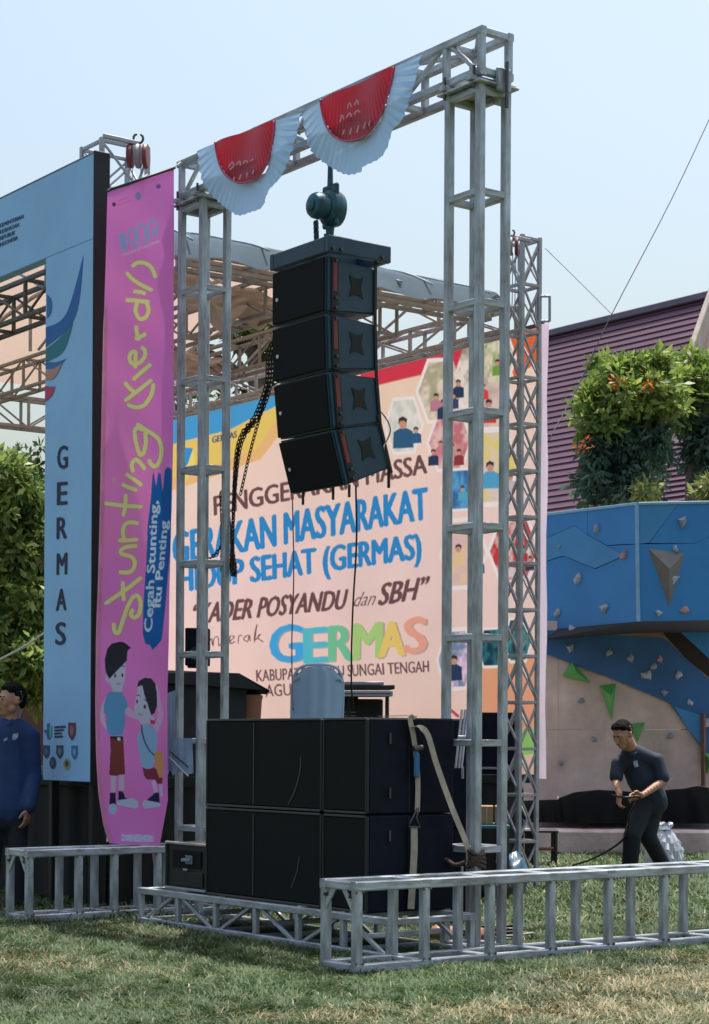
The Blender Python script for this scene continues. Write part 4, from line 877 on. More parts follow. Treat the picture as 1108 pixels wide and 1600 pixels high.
# printed children: plain schoolboy and schoolgirl
def k1(l): return [(140+x/7.914, 990+y/7.914) for x, y in l]
def k2(l): return [(140+x/7.271, 1130+y/7.271) for x, y in l]
FACE = (205, 200, 225); SH = (105, 165, 215)
def kid(name, pts, c, off): return pc(name, pts, c, off, .15)
kid('boy_arm', k1([(200, 790), (165, 860), (130, 960), (115, 1040), (150, 1110), (215, 1200), (250, 1260), (235, 1180), (195, 1090), (185, 1010), (215, 920)]), (232, 190, 222), .008)
kid('boy_arm', k1([(430, 800), (480, 900), (560, 990), (590, 1010), (560, 1060), (470, 1020), (420, 950)]), (222, 185, 220), .008)
kid('boy_shirt', k1([(285, 700), (220, 740), (180, 880), (175, 980), (215, 1010), (205, 1100), (225, 1240), (300, 1265), (410, 1255), (440, 1100), (440, 940), (480, 900), (440, 790), (390, 710)]), SH, .010)
kid('boy_shorts', k2([(235, 165), (385, 165), (405, 580), (330, 590), (318, 600), (225, 590), (240, 300)]), (135, 62, 58), .010)
kid('boy_belt', k2([(236, 148), (385, 150), (385, 182), (236, 178)]), (40, 40, 60), .012); kid('boy_buckle', k2([(318, 160), (352, 160), (350, 200), (318, 195)]), (225, 225, 235), .014)
kid('boy_leg', k2([(245, 600), (305, 600), (298, 780), (245, 790)]), (222, 195, 225), .010); kid('boy_leg', k2([(335, 590), (395, 585), (392, 760), (335, 765)]), (222, 195, 225), .010)
kid('boy_shoe', k2([(235, 790), (300, 790), (305, 940), (230, 930)]), (35, 38, 75), .012); kid('boy_shoe_toe', k2(ell(268, 975, 48, 62, 12)), (180, 205, 232), .014)
kid('boy_shoe', k2([(330, 770), (385, 780), (410, 850), (500, 860), (490, 920), (330, 890)]), (35, 38, 75), .012); kid('boy_shoe_toe', k2([(320, 880), (440, 905), (480, 850), (545, 880), (558, 950), (520, 970), (320, 930)]), (200, 208, 236), .014)
kid('boy_face', k1([(250, 480), (275, 330), (330, 320), (430, 260), (450, 380), (440, 560), (405, 680), (400, 720), (290, 720), (285, 690), (250, 600), (215, 600), (195, 550), (205, 510)]), FACE, .012)
kid('boy_hair', k1([(245, 560), (200, 470), (190, 320), (225, 180), (280, 120), (390, 95), (440, 110), (490, 150), (515, 175), (480, 200), (470, 240), (465, 330), (430, 270), (330, 310), (290, 350), (270, 430)]), (42, 44, 52), .014)
kid('girl_arm', k1([(785, 600), (840, 650), (880, 850), (905, 1000), (880, 1130), (820, 1240), (780, 1160), (830, 1060), (840, 950), (820, 800)]), (228, 180, 222), .010)
kid('girl_shirt', k2([(590, 20), (560, 120), (535, 180), (560, 300), (590, 480), (640, 520), (700, 515), (740, 430), (750, 340), (770, 200), (760, 100), (720, 40), (650, 0)]), (150, 190, 228), .010)
kid('girl_shorts', k2([(600, 500), (640, 520), (700, 515), (735, 500), (830, 600), (825, 685), (770, 690), (745, 640), (650, 640), (620, 600)]), (140, 50, 70), .012)
kid('girl_bag', k2([(730, 350), (780, 310), (835, 330), (840, 470), (830, 615), (790, 620), (750, 500)]), (228, 160, 100), .014)
strokes(pt, 'bag_strap', pk, [k2([(590, 20), (600, 120), (640, 240), (690, 320), (740, 370)])], 2.2, inkt(80, 70, 110), .0165)
kid('girl_leg', k2([(700, 660), (745, 650), (775, 780), (735, 790)]), (222, 195, 225), .010); kid('girl_leg', k2([(785, 695), (825, 695), (825, 840), (800, 830)]), (222, 195, 225), .010)
kid('girl_shoe', k2([(740, 790), (785, 785), (795, 910), (690, 910), (650, 870), (720, 850)]), (35, 38, 75), .012); kid('girl_shoe_toe', k2([(595, 920), (620, 870), (670, 880), (700, 915), (800, 905), (805, 945), (620, 970)]), (200, 208, 236), .014)
kid('girl_face', k1([(600, 660), (640, 640), (770, 760), (780, 870), (760, 1010), (800, 1040), (790, 1100), (740, 1110), (650, 1120), (570, 1040), (550, 930), (570, 800)]), FACE, .014)
kid('girl_hair', k1([(590, 660), (600, 590), (680, 545), (760, 555), (810, 620), (830, 750), (830, 900), (800, 980), (760, 1015), (770, 900), (780, 790), (720, 790), (670, 740), (650, 640)]), (48, 48, 60), .016)
for nm, c_, a in (('eye', (318, 520), 12), ('eye', (408, 515), 12), ('eye', (585, 840), 12), ('eye', (680, 905), 14)): kid('printed_eye', k1(ell(c_[0], c_[1], a, a*2, 10)), (35, 35, 60), .0185)
strokes(pt, 'printed_brows', pk, [k1([(300, 415), (325, 405), (345, 415)]), k1([(395, 405), (420, 400), (435, 410)]), k1([(580, 770), (600, 760), (620, 775)]), k1([(670, 810), (700, 830), (715, 850)])], 1.5, inkt(35, 35, 60), .0185)
strokes(pt, 'printed_smiles', pk, [k1([(335, 610), (360, 625), (385, 608)]), k1([(600, 985), (625, 1005), (655, 1000)])], 1.2, inkt(150, 80, 110), .0185)
kid('girl_hair_bow', k1([(745, 1060), (790, 1080), (820, 1050), (800, 1120), (750, 1110)]), (205, 60, 110), .017)

def pk_base(a, z_):
    c1, c2 = np.array([.97, .27, .68]), np.array([.88, .23, .70]); w = np.clip(vnoise(a, z_, 2.2)*1.6-.3, 0, 1)[..., None]; return c1*w+c2*(1-w)
print_onto(pt, pcloth, pk, pk_base, ('loose_corner', 'rod', 'tie_cord', 'hem'), .002)

# ------------------------------------------------------------------ things on the stage
DK = .932
mt = thing('mixing_desk', 'mixing desk under a black cover on the stage behind the left gantry tower', 'mixing desk', G(4.0, .3, DK))
def lumpybox(parent, name, O, A, B, C, m, amp=.015, n=10, top=None):
    O, A, B, C = map(Vector, (O, A, B, C)); vs = []; fs = []
    def face(o, a, b_, flip):
        base = len(vs)
        for i in range(n+1):
            for j in range(n+1):
                p = o+a*(i/n)+b_*(j/n); e = math.sin(p.x*17+p.z*9)*math.sin(p.y*13+p.z*11)*amp; nn = a.cross(b_).normalized()*(-1 if flip else 1)
                k = min(1, 6*min(i/n, j/n, 1-i/n, 1-j/n)+.3); vs.append(p+nn*e*k)
        for i in range(n):
            for j in range(n):
                q = base+i*(n+1)+j; f_ = (q, q+n+1, q+n+2, q+1); fs.append(f_ if not flip else f_[::-1])
    face(O, A, C, False); face(O+B, A, C, True); face(O, B, C, True); face(O+A, B, C, False); face(O+C, A, B, False); face(O, A, B, True)
    o = mesh(name, vs, fs, m, parent, smooth=True); return o
lumpybox(mt, 'covered_table', G(4.0, .15, DK+.002), V*.95, U*.5, Z*.68, mat('black_cover_cloth', (.014, .017, .022), .8, var=.2, scale=6, bump=.2, bscale=20), .02)
vs = [G(3.95, .1, DK+.70), G(3.95, 1.22, DK+.66), G(4.2, 1.42, DK+.63), G(4.6, 1.3, DK+.66), G(4.6, .1, DK+.74), G(3.95, .1, DK+.76), G(3.95, 1.0, DK+.78), G(4.15, 1.42, DK+.66), G(4.6, 1.2, DK+.78), G(4.6, .1, DK+.82)]
mesh('sloping_cover', vs, [(4, 3, 2, 1, 0), (5, 6, 7, 8, 9), (0, 1, 6, 5), (1, 2, 7, 6), (2, 3, 8, 7), (3, 4, 9, 8), (4, 0, 5, 9)], MATS['black_cover_cloth'], mt)
sm = thing('monitor_speaker', 'small black speaker box standing on the covered mixing desk', 'speaker', G(4.1, .3, DK+.8))
q0 = at(289, 1034, 14.5); q0.z = DK+.83; q1 = at(326, 1034, 14.5); qa = Vector((q1.x-q0.x, 0, 0)); qz = at(300, 981, 14.5).z-q0.z
box(sm, 'cabinet', q0, qa, Vector((0, .16, 0)), Z*qz, blackside, .006)
lathe(sm, 'cone', q0+qa*.5-Vector((0, .001, 0))+Z*.09, -Vector((0, 1, 0)), [(.055, 0), (.053, .006), (.02, -.001)], seam); box(sm, 'foot', q0+qa*.1+Vector((0, .02, -.016)), qa*.8, Vector((0, .12, 0)), Z*.015, black, .002)
bn = thing('storage_bin', 'brown plastic bin with a dark mouth standing on the stage beside the covered desk', 'bin', G(4.3, 1.6, DK))
q = at(386, 1122, 15.0); q.z = DK
lathe(bn, 'bin_body', q, Z, [(.085, .002), (.10, .30), (.115, .58), (.122, .60), (.122, .62), (.105, .62), (.10, .58), (.09, .3), (.08, .02)], mat('brown_plastic', (.35, .14, .08), .5, var=.1))
lathe(bn, 'dark_rim_cloth', q+Z*.60, Z, [(.10, .0), (.103, .03), (.07, .05), (.02, .055)], black)
# blue plastic chair, seen from behind
ch = thing('plastic_chair', 'light blue plastic stacking chair seen from behind on the stage', 'chair', at(494, 1210, 14.95))
cp = mat('light_blue_plastic', (.40, .56, .78), .38, var=.04)
cc = at(493, 1122, 14.95); cc.z = DK
cxv, cyv = Vector((1, .12, 0)).normalized(), Vector((-.12, 1, 0)).normalized()
vs = []; fs = []; nn_, mm_ = 16, 16
for side in (0, 1):
    for j in range(mm_+1):
        w = j/mm_; z_ = .42+.42*w; half = .19+.012*math.sin(w*3); 
        if w > .75: half *= math.sqrt(max(.0, 1-((w-.75)/.27)**2)*.5+.5)
        for i in range(nn_+1):
            s = i/nn_*2-1; rib = .006*math.cos(s*12)*(abs(s) < .55)
            x_ = s*half; zz = z_-(.05*abs(s)**3 if w > .8 else 0); y_ = -.16-.07*w+.05*s*s*0-.035*(s*s)*(1 if True else 0)*-1+rib+(.008 if side else 0)
            vs.append(cc+cxv*x_+cyv*y_+Z*zz)
N1 = (nn_+1)*(mm_+1)
for j in range(mm_):
    for i in range(nn_):
        a = j*(nn_+1)+i; f = (a, a+1, a+nn_+2, a+nn_+1); fs.append(f); fs.append(tuple(N1+k for k in f[::-1]))
bnd = [i for i in range(nn_+1)]+[(j*(nn_+1)+nn_) for j in range(1, mm_+1)]+[mm_*(nn_+1)+i for i in range(nn_-1, -1, -1)]+[j*(nn_+1) for j in range(mm_-1, 0, -1)]
for i in range(len(bnd)): a, b2 = bnd[i], bnd[(i+1) % len(bnd)]; fs.append((b2, a, N1+a, N1+b2))
mesh('backrest', vs, fs, cp, ch, smooth=True)
rim = [(-.195, .43), (-.197, .6), (-.19, .72), (-.165, .80), (-.11, .84), (0, .852), (.11, .84), (.165, .80), (.19, .72), (.197, .6), (.195, .43)]
tube(ch, 'rim', smoothpath([cc+cxv*x+cyv*(-.16-.07*(z_-.42)/.42+.035*(x/.19)**2+.004)+Z*z_ for x, z_ in rim], 4), .011, cp)
box(ch, 'seat', cc-cxv*.2-cyv*.17+Z*.42, cxv*.4, cyv*.38, Z*.02, cp, .008)
for sx_, sy_ in ((-1, -1), (1, -1), (-1, 1), (1, 1)): bar(ch, 'leg', cc+cxv*.18*sx_+cyv*(.15*sy_+.02)+Z*.42, cc+cxv*.21*sx_+cyv*(.2*sy_+.02)+Z*.001, .03, .02, cp)
# keyboards on a stand with case
kb = thing('keyboard_stand', 'two silver grey keyboards stacked on a stand on the stage', 'keyboard', at(575, 1210, 15.5))
silv = mat('silver_keyboard', (.42, .42, .46), .4, .2)
def kbox(x0, y0, x1, y1, D, dep, m, name, par=kb, z=None): 
    p = at(x0, y1, D); q2 = at(x1, y1, D); r_ = at(x0, y0, D); return box(par, name, p, q2-p, Vector((-.1, 1, 0))*dep, Z*(r_.z-p.z), m, .004)
kbox(529, 1070, 617, 1077, 15.45, .3, black, 'upper_keyboard'); kbox(531, 1079, 614, 1088, 15.35, .3, silv, 'lower_keyboard')
kbox(533, 1083, 612, 1084.5, 15.345, .02, black, 'key_row'); kbox(540, 1065, 600, 1070, 15.6, .2, silv, 'top_panel')
for xx in (545, 605): p = at(xx, 1088, 15.5); bar(kb, 'stand_leg', Vector((p.x, p.y, DK)), p, .025, .025, black)
pc_ = thing('flight_case', 'black flight case standing under the keyboards on the stage', 'flight case', at(572, 1210, 15.75))
p = at(532, 1200, 15.75); p.z = DK+.001; wv = at(598, 1122, 15.75)-at(532, 1122, 15.75); wv.z = 0
box(pc_, 'case', p, wv, Vector((-.1, 1, 0))*.3, Z*(at(532, 1092, 15.75).z-DK), black, .008)
for zz in (.5, .53): box(pc_, 'trim', p+Z*(zz-.03)-Vector((0, .004, 0))+wv*.05, wv*.3, Vector((0, .004, 0)), Z*.008, zinc, .001)
box(pc_, 'edge_strip', p+wv*.0-Vector((.012, .006, 0)), Vector((.014, 0, 0)), Vector((0, .02, 0)), Z*(at(532, 1092, 15.75).z-DK), zinc, .002)
mp_ = thing('laptop', 'open dark laptop lid standing behind the blue chair on the stage', 'laptop', at(500, 1060, 15.6))
p0_, p1_ = at(460, 1120, 15.7), at(540, 1120, 15.7); 
box(mp_, 'lid', at(462, 1075, 15.7), at(536, 1075, 15.7)-at(462, 1075, 15.7), Vector((0, .02, 0)), Z*.12, black, .004)
box(mp_, 'table_top', at(455, 1090, 15.6), at(560, 1090, 15.6)-at(455, 1090, 15.6), Vector((0, .5, 0)), Z*.03, black, .004)
for xx in (460, 555): p = at(xx, 1089, 15.9); bar(mp_, 'table_leg', Vector((p.x, p.y, DK)), p, .03, .03, black)
# PA cabinet at the right end of the stage
pa = thing('stage_speaker', 'black speaker cabinet behind the lattice of the right stage tower', 'speaker', G(4.0, 3.1, DK))
pq = at(748, 1200, 16.3); pq.z = .02; wv = at(808, 1122, 16.3)-at(748, 1122, 16.3); wv.z = 0
box(pa, 'lower_cabinet', pq, wv, Vector((-.3, 1, 0))*.3, Z*.66, blackside, .01); box(pa, 'upper_cabinet', pq+Z*.67, wv, Vector((-.3, 1, 0))*.3, Z*.76, blackside, .01)
box(pa, 'shelf_strip', pq+wv*.02+Z*.95-Vector((0, .01, 0)), wv*.9, Vector((0, .01, 0)), Z*.02, zinc, .001)
ls = thing('lighting_stand', 'folded silver lighting stand leaning against the black cabinet behind the right gantry tower', 'stand', G(1.35, 1.2, 1.0))
for dx in (0, 5, 9): bar(ls, 'tube', at(722+dx, 1109, 12.1), at(712+dx, 1200, 12.0), .012, .012, zinc)
bar(ls, 'collar', at(716, 1152, 11.98), at(728, 1152, 11.98), .02, .02, zinc)

def hangcloth(root, name, P0, P1, drop, m, amp=.012, n=26, rows=12):
    P0, P1 = Vector(P0), Vector(P1); nn = (P1-P0).normalized().cross(Z); vs = []; fs = []
    for i in range(n+1):
        s_ = i/n
        for j in range(rows+1):
            w = j/rows; vs.append(P0.lerp(P1, s_*(1-.06*w)+.03*w)-Z*drop*w*(1+.05*math.sin(s_*9))+nn*(amp*(.3+w)*math.sin(s_*19+w*2)+.004*math.sin(s_*50)))
    for i in range(n):
        for j in range(rows): a = i*(rows+1)+j; fs.append((a, a+1, a+rows+2, a+rows+1))
    return mesh(name, vs, fs, m, root, smooth=True)
hc1 = thing('folded_cloth', 'blue grey striped cloth hung over a low rung of the left gantry tower', 'cloth', G(3.1, -.03, 1.0))
hangcloth(hc1, 'cloth_panel', G(2.96, -.035, 1.215), G(3.24, -.035, 1.215), .24, mat('blue_grey_cloth', (.28, .36, .52), .85, var=.2, scale=5))
for q in (.05, .09): bar(hc1, 'stripe', G(3.22, -.055, 1.17-q*1.0), G(2.98, -.055, 1.09-q*1.5), .012, .004, black if q < .06 else whitep)
hc2 = thing('hanging_sheet', 'narrow pale blue plastic sheet hanging behind the right edge of the pink banner', 'sheet', at(266, 1200, 13.75))
hangcloth(hc2, 'sheet_panel', at(258, 1085, 13.75), at(274, 1078, 13.75), .58, mat('pale_blue_sheet', (.42, .60, .78), .5, trans=.2), .01, 8)
rk = thing('upright_rod', 'pale rod standing inside the foot of the left gantry tower', 'rod', G(3.1, .1, 0)); cyl(rk, 'rod', G(3.12, .1, 0.01), G(3.10, .12, 1.0), .009, .009, whitep, 8)

# ------------------------------------------------------------------ clutter behind the right tower foot
tb = thing('low_table', 'low table with black legs carrying the cardboard boxes behind the right gantry tower', 'table', at(760, 1380, 14.6))
tz = at(760, 1287, 14.6).z
pL, pR = at(690, 1287, 14.4), at(797, 1287, 14.4); pL.z = pR.z = tz
box(tb, 'table_top', pL-Z*.03, pR-pL, Vector((0, .5, 0)), Z*.028, mat('teal_cloth', (.04, .14, .18), .8), .005)
for a in (0.04, .96):
    for dy in (.04, .46): p = pL.lerp(pR, a)+Vector((0, dy, 0)); bar(tb, 'leg', Vector((p.x, p.y, 0)), p-Z*.03, .03, .03, black)
def carton(label, x0, x1, y0, D, h=None, grp='cardboard boxes on the low table'):
    p = at(x0, 1287, D); p.z = tz+.002; q2 = at(x1, 1287, D); q2.z = tz+.002; hh = at(x0, y0, D).z-tz
    t = thing('cardboard_box', label, 'box', p, grp); box(t, 'carton', p, q2-p, Vector((.02, .25, 0)), Z*hh, cardb, .004)
    box(t, 'tape', p+(q2-p)*.44-Vector((0, .003, 0)), (q2-p)*.12, Vector((0, .003, 0)), Z*hh*.98, mat('tan_tape', (.42, .3, .18), .4), .0005); return t
carton('brown cardboard box left of the middle post of the right gantry tower', 702, 735, 1266, 14.45)
carton('brown cardboard box just right of the near post of the right gantry tower', 751, 770, 1260, 14.45)
carton('rightmost brown cardboard box on the low table beside the near gantry post', 773, 790, 1260, 14.45)
tg = thing('bundled_tarpaulin', 'bundle of blue grey plastic sheet and rags heaped between the low table and the stool', 'tarpaulin', at(790, 1340, 14.9))
def lump(parent, name, c, r, m, amp=.25, seg=20, seedk=0, flat=1):
    vs = []; fs = []; n_ = seg//2
    for j in range(n_+1):
        ph = math.pi*j/n_
        for i in range(seg):
            t_ = 2*math.pi*i/seg; d = Vector((math.sin(ph)*math.cos(t_), math.sin(ph)*math.sin(t_), math.cos(ph))); k = 1+amp*(math.sin(d.x*7+seedk)*math.sin(d.y*6+seedk*2)*math.sin(d.z*8+1)+.5*math.sin(d.x*15+d.z*13+seedk)*math.sin(d.y*14))
            vs.append(Vector(c)+Vector((d.x*r[0]*k, d.y*r[1]*k, d.z*r[2]*k)))
    for j in range(n_):
        for i in range(seg): fs.append((j*seg+i, j*seg+(i+1) % seg, (j+1)*seg+(i+1) % seg, (j+1)*seg+i)[::-1])
    return mesh(name, vs, fs, m, parent, smooth=True)
p = at(800, 1335, 15.2); lump(tg, 'sheet_bundle', (p.x, p.y, .16), (.13, .2, .16), mat('blue_grey_sheet', (.05, .13, .19), .35), .3, 24, 1)
p = at(785, 1330, 15.0); lump(tg, 'white_rag', (p.x, p.y, .30), (.05, .08, .09), whitep, .3, 16, 3)
p = at(765, 1360, 14.6); lump(tg, 'dark_rag', (p.x, p.y-.1, .10), (.16, .12, .11), black, .3, 18, 4)
bl = thing('litter_bag', 'torn orange brown bag on the grass between the strap and the near gantry post', 'bag', at(690, 1470, 11.3))
p = at(692, 1462, 11.55); lump(bl, 'bag', (p.x, p.y, .05), (.09, .08, .06), mat('orange_brown_plastic', (.35, .16, .10), .5), .35, 16, 5)
p = at(757, 1468, 11.45); b2_ = thing('litter_bag', 'small crumpled orange brown bag lying on the grass right of the near gantry post', 'bag', (p.x, p.y, 0)); lump(b2_, 'bag', (p.x, p.y, .045), (.06, .06, .05), MATS['orange_brown_plastic'], .35, 16, 8)
# cable coils near tower foot
cbm = mat('grey_cable', (.25, .25, .24), .5)
kx = thing('cable_coil', 'coiled dark and grey cables lying on the grass behind the gantry foot', 'cable', G(.6, .6, 0))
for k in range(7):
    c = G(.45+.05*(k % 3), .55+.06*(k % 2), .012+.012*k); tube(kx, 'cable_turn', [c+Vector((math.cos(t)*(.14+.012*k % .05), math.sin(t)*.12, .006*math.sin(3*t+k))) for t in [i*.42 for i in range(16)]], .008, cbm if k % 2 else black, 6)
stl = thing('low_stool', 'low black metal stool standing on the grass right of the right gantry tower', 'stool', at(845, 1352, 18.7))
D_s = 18.6; zs = at(845, 1298, D_s).z; ptl, ptr = at(812, 1298, D_s), at(873, 1298, D_s)
box(stl, 'top', Vector((ptl.x, ptl.y, zs-.02)), Vector((ptr.x-ptl.x, 0, 0)), Vector((0, .3, 0)), Z*.022, black, .003)
for fx, w_ in ((.03, .02), (.30, .09), (.93, .03)):
    for dy in (.02, .28): x_ = ptl.x+(ptr.x-ptl.x)*fx; bar(stl, 'leg', (x_, ptl.y+dy, 0), (x_, ptl.y+dy, zs-.02), w_, .03, black)
box(stl, 'shelf', Vector((ptl.x+.1, ptl.y+.03, zs*.45)), Vector((ptr.x-ptl.x-.12, 0, 0)), Vector((0, .24, 0)), Z*.02, mat('red_brown_board', (.3, .07, .04), .6), .002)

# ------------------------------------------------------------------ concrete ledge, climbing wall
cem = mat('stained_concrete', (.72, .62, .60), .9, col2=(.34, .25, .22), scale=1.4, bump=.3, bscale=18)
lg_ = box(None, 'concrete_ledge', (-2, 20.6, 0), (14, 0, 0), (0, .35, 0), (0, 0, .262), cem, .02); lg_['kind'] = 'structure'
vs = [(-2, 20.95, -.01), (12, 20.95, -.01), (12, 20.95, .262), (-2, 20.95, .262), (-2, 24.5, -.01), (12, 24.5, -.01), (12, 24.5, .52), (-2, 24.5, .52)]
l2 = mesh('concrete_apron', vs, [(0, 1, 2, 3), (3, 2, 6, 7), (5, 4, 7, 6), (1, 5, 6, 2), (4, 0, 3, 7)], mat('pale_worn_concrete', (.78, .72, .78), .85, col2=(.52, .46, .50), scale=1.1, bump=.2, bscale=14)); l2['kind'] = 'structure'
cw = thing('climbing_wall', 'blue artificial climbing wall with plywood base, green volumes and small holds', 'climbing wall', (2.6, 21.4, .4))
cblue = mat('weathered_blue_panel', (.025, .23, .55), .45, col2=(.02, .16, .42), scale=.9, bump=.05); cbl2 = mat('dark_blue_panel', (.02, .12, .32), .5, col2=(.015, .08, .22), scale=1.5)
cbl3 = mat('light_blue_panel', (.05, .25, .50), .45, col2=(.03, .19, .42), scale=1)
Kc = at(996, 790, 21.0)      # the outer corner
sL = Surf((Kc.x, Kc.y, 0), U); sR = Surf((Kc.x, Kc.y, 0), (1, .06, 0)); sB = Surf((Kc.x, 22.0, 0), (1, .0, 0))
def slab(par, name, sf, pts, th, m, off=0, label=None):
    P = [sf.px(x, y, off) for x, y in pts]; n_ = len(P); Q = [p-sf.N*th for p in P]
    a = sum((P[i].cross(P[(i+1) % n_]) for i in range(n_)), Vector()); ccw = (P[1]-P[0]).cross(P[2]-P[1]).dot(sf.N) > 0
    fs = [tuple(range(n_)), tuple(range(2*n_-1, n_-1, -1))]+[(i, n_+i, n_+(i+1) % n_, (i+1) % n_) for i in range(n_)]
    return mesh(name, P+Q, fs, m, par, label=label)
slab(cw, 'panel', sL, [(843, 806), (918, 797), (918, 842), (898, 821), (843, 845)], .3, cblue)
slab(cw, 'panel', sL, [(918.5, 797), (995.5, 788), (996, 850), (975, 850), (948, 852), (918.5, 836)], .3, cblue, -.002)
slab(cw, 'panel', sL, [(843, 846), (898, 821.8), (918.5, 836.5), (948, 853), (975, 868), (930, 888), (880, 868), (843, 880)], .3, cbl3, .006)
slab(cw, 'panel', sL, [(843, 881), (880, 869), (930, 889), (975, 868.5), (948, 853), (996, 850.5), (998, 971), (843, 985)], .3, cblue, -.005)
slab(cw, 'panel', sR, [(996, 788), (1060, 787), (1014, 848), (996, 850)], .3, cbl3)
slab(cw, 'panel', sR, [(1060.5, 787), (1108, 786), (1150, 785), (1150, 840), (1108, 838), (1086, 849), (1014.5, 848.5)], .3, cblue, -.003)
slab(cw, 'panel', sR, [(996.5, 850.5), (1086, 849.5), (1108, 838.5), (1150, 840.5), (1150, 968), (998, 971)], .3, cblue, .002)
bar(cw, 'corner_trim', sL.px(996, 789, .01), sL.px(998.5, 971, .01), .035, .03, mat('pale_blue_trim', (.2, .42, .6), .5))
bar(cw, 'top_trim', sL.px(843, 805, .0), sL.px(995, 787, .0), .03, .03, MATS['pale_blue_trim']); bar(cw, 'top_trim', sR.px(998, 787, .0), sR.px(1150, 784, .0), .03, .03, MATS['pale_blue_trim'])
def volume(sf, pts, h, m, nm='volume'):
    P = [sf.px(x, y, .0) for x, y in pts]; c = sum(P, Vector())/len(P)+sf.N*h; n_ = len(P)
    return mesh(nm, P+[c], [(i, (i+1) % n_, n_) for i in range(n_)], m, cw)
volume(sR, [(1012, 856), (1070, 865), (1046, 950)], .12, mat('grey_volume', (.20, .19, .18), .7, scale=6), 'grey_volume')
grn = mat('green_volume_paint', (.10, .42, .10), .5)
# recessed underside and lower wall
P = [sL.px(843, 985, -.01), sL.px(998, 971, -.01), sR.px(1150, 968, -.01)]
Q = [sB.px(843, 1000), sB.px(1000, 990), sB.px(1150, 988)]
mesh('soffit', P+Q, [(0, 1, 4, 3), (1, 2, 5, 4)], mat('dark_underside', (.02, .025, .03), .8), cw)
slab(cw, 'soffit_board', sB, [(890, 984), (1036, 984), (1034, 996), (960, 992)], .05, mat('orange_ply_strip', (.30, .15, .06), .7), .06)
slab(cw, 'lower_blue_panel', sB, [(843, 984), (1036, 996), (1072, 1030), (1108, 1062), (1160, 1110), (1160, 1260), (1122, 1222), (1094, 1165), (1046, 1098), (960, 1062), (843, 1018)], .1, cbl2, .03)
slab(cw, 'lower_blue_panel', sB, [(1036, 970), (1160, 970), (1160, 1055), (1108, 1030), (1060, 985)], .1, cblue, .035)
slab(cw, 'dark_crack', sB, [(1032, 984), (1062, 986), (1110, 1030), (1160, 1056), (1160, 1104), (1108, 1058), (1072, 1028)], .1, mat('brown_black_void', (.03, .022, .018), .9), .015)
slab(cw, 'light_blue_panel', sB, [(1052, 1104), (1096, 1118), (1096, 1166), (1075, 1140)], .02, cbl3, .045)
ply = mat('stained_plywood', (.72, .58, .52), .85, col2=(.42, .31, .27), scale=1.6, bump=.15, bscale=20)
xs = [800, 873, 946, 1019, 1092, 1165]
for i in range(5):
    for ya, yb in ((970, 1139), (1140.5, 1262)):
        slab(cw, 'plywood_sheet', sB, [(xs[i], ya), (xs[i+1]-1, ya), (xs[i+1]-1, yb), (xs[i], yb)], .03, ply, -.02+.002*i)
for pts in ([(879, 1057), (893, 1031), (923, 1067)], [(937, 1071), (963, 1068), (956, 1126)], [(983, 1131), (1008, 1129), (996, 1160)], [(1094, 1173), (1125, 1178), (1104, 1210)]): volume(sB, [(x, y) for x, y in pts], .16, grn)
hm = [mat('white_hold', (.38, .42, .48), .6), mat('grey_hold', (.25, .3, .36), .6), mat('pink_hold', (.5, .28, .28), .6)]
r_ = random.Random(5)
def hold(sf, x, y, s, k):
    c = sf.px(x, y, .0); vs = []; fs = []; seg = 7; A_, N_ = sf.A, sf.N
    a0 = r_.random()*6
    for j, (rr, h) in enumerate(((1, 0), (.8, .6), (.3, 1))):
        for i in range(seg): t_ = 2*math.pi*i/seg+a0; q = rr*s*(1+.35*math.sin(i*2.3+a0)); vs.append(c+A_*math.cos(t_)*q+Z*math.sin(t_)*q+N_*h*s*.9)
    for j in range(2): fs += [(j*seg+i, j*seg+(i+1) % seg, (j+1)*seg+(i+1) % seg, (j+1)*seg+i) for i in range(seg)]
    fs.append(tuple(range(2*seg, 3*seg))); mesh('climbing_hold', vs, fs, hm[k], cw)
for x, y, s, k in ((934, 826, .05, 1), (904, 905, .06, 0), (975, 868, .05, 2), (945, 950, .055, 0), (872, 958, .05, 0), (875, 854, .03, 1), (895, 983, .05, 0)): hold(sL, x, y, s, k)
for x, y, s, k in ((1066, 815, .06, 1), (1050, 905, .07, 0), (1055, 858, .04, 0), (1029, 958, .04, 0), (1069, 953, .045, 2)): hold(sR, x, y, s, k)
sBf = Surf(sB.O+Vector((0, -.035, 0)), (1, 0, 0))
for x, y, s, k in ((891, 1012, .05, 1), (952, 1020, .04, 1), (985, 1028, .05, 1), (1031, 1030, .04, 2), (1010, 1055, .06, 0), (1021, 1042, .04, 1), (1060, 1055, .045, 0), (1038, 1082, .04, 1), (1078, 1098, .04, 0), (1104, 1130, .06, 0)): hold(sBf, x, y, s, k)
for x, y in ((928, 1155), (1047, 1150), (876, 1192), (908, 1095)): hold(sB, x, y, .035, 1)
bar(cw, 'brown_batten', sB.px(1097, 1115, .08), sB.px(1097, 1228, .08), .05, .03, mat('brown_batten', (.18, .09, .07), .8))
tp = thing('black_tarpaulin', 'long black tarpaulin heaped along the foot of the climbing wall', 'tarpaulin', (3, 21.9, .4))
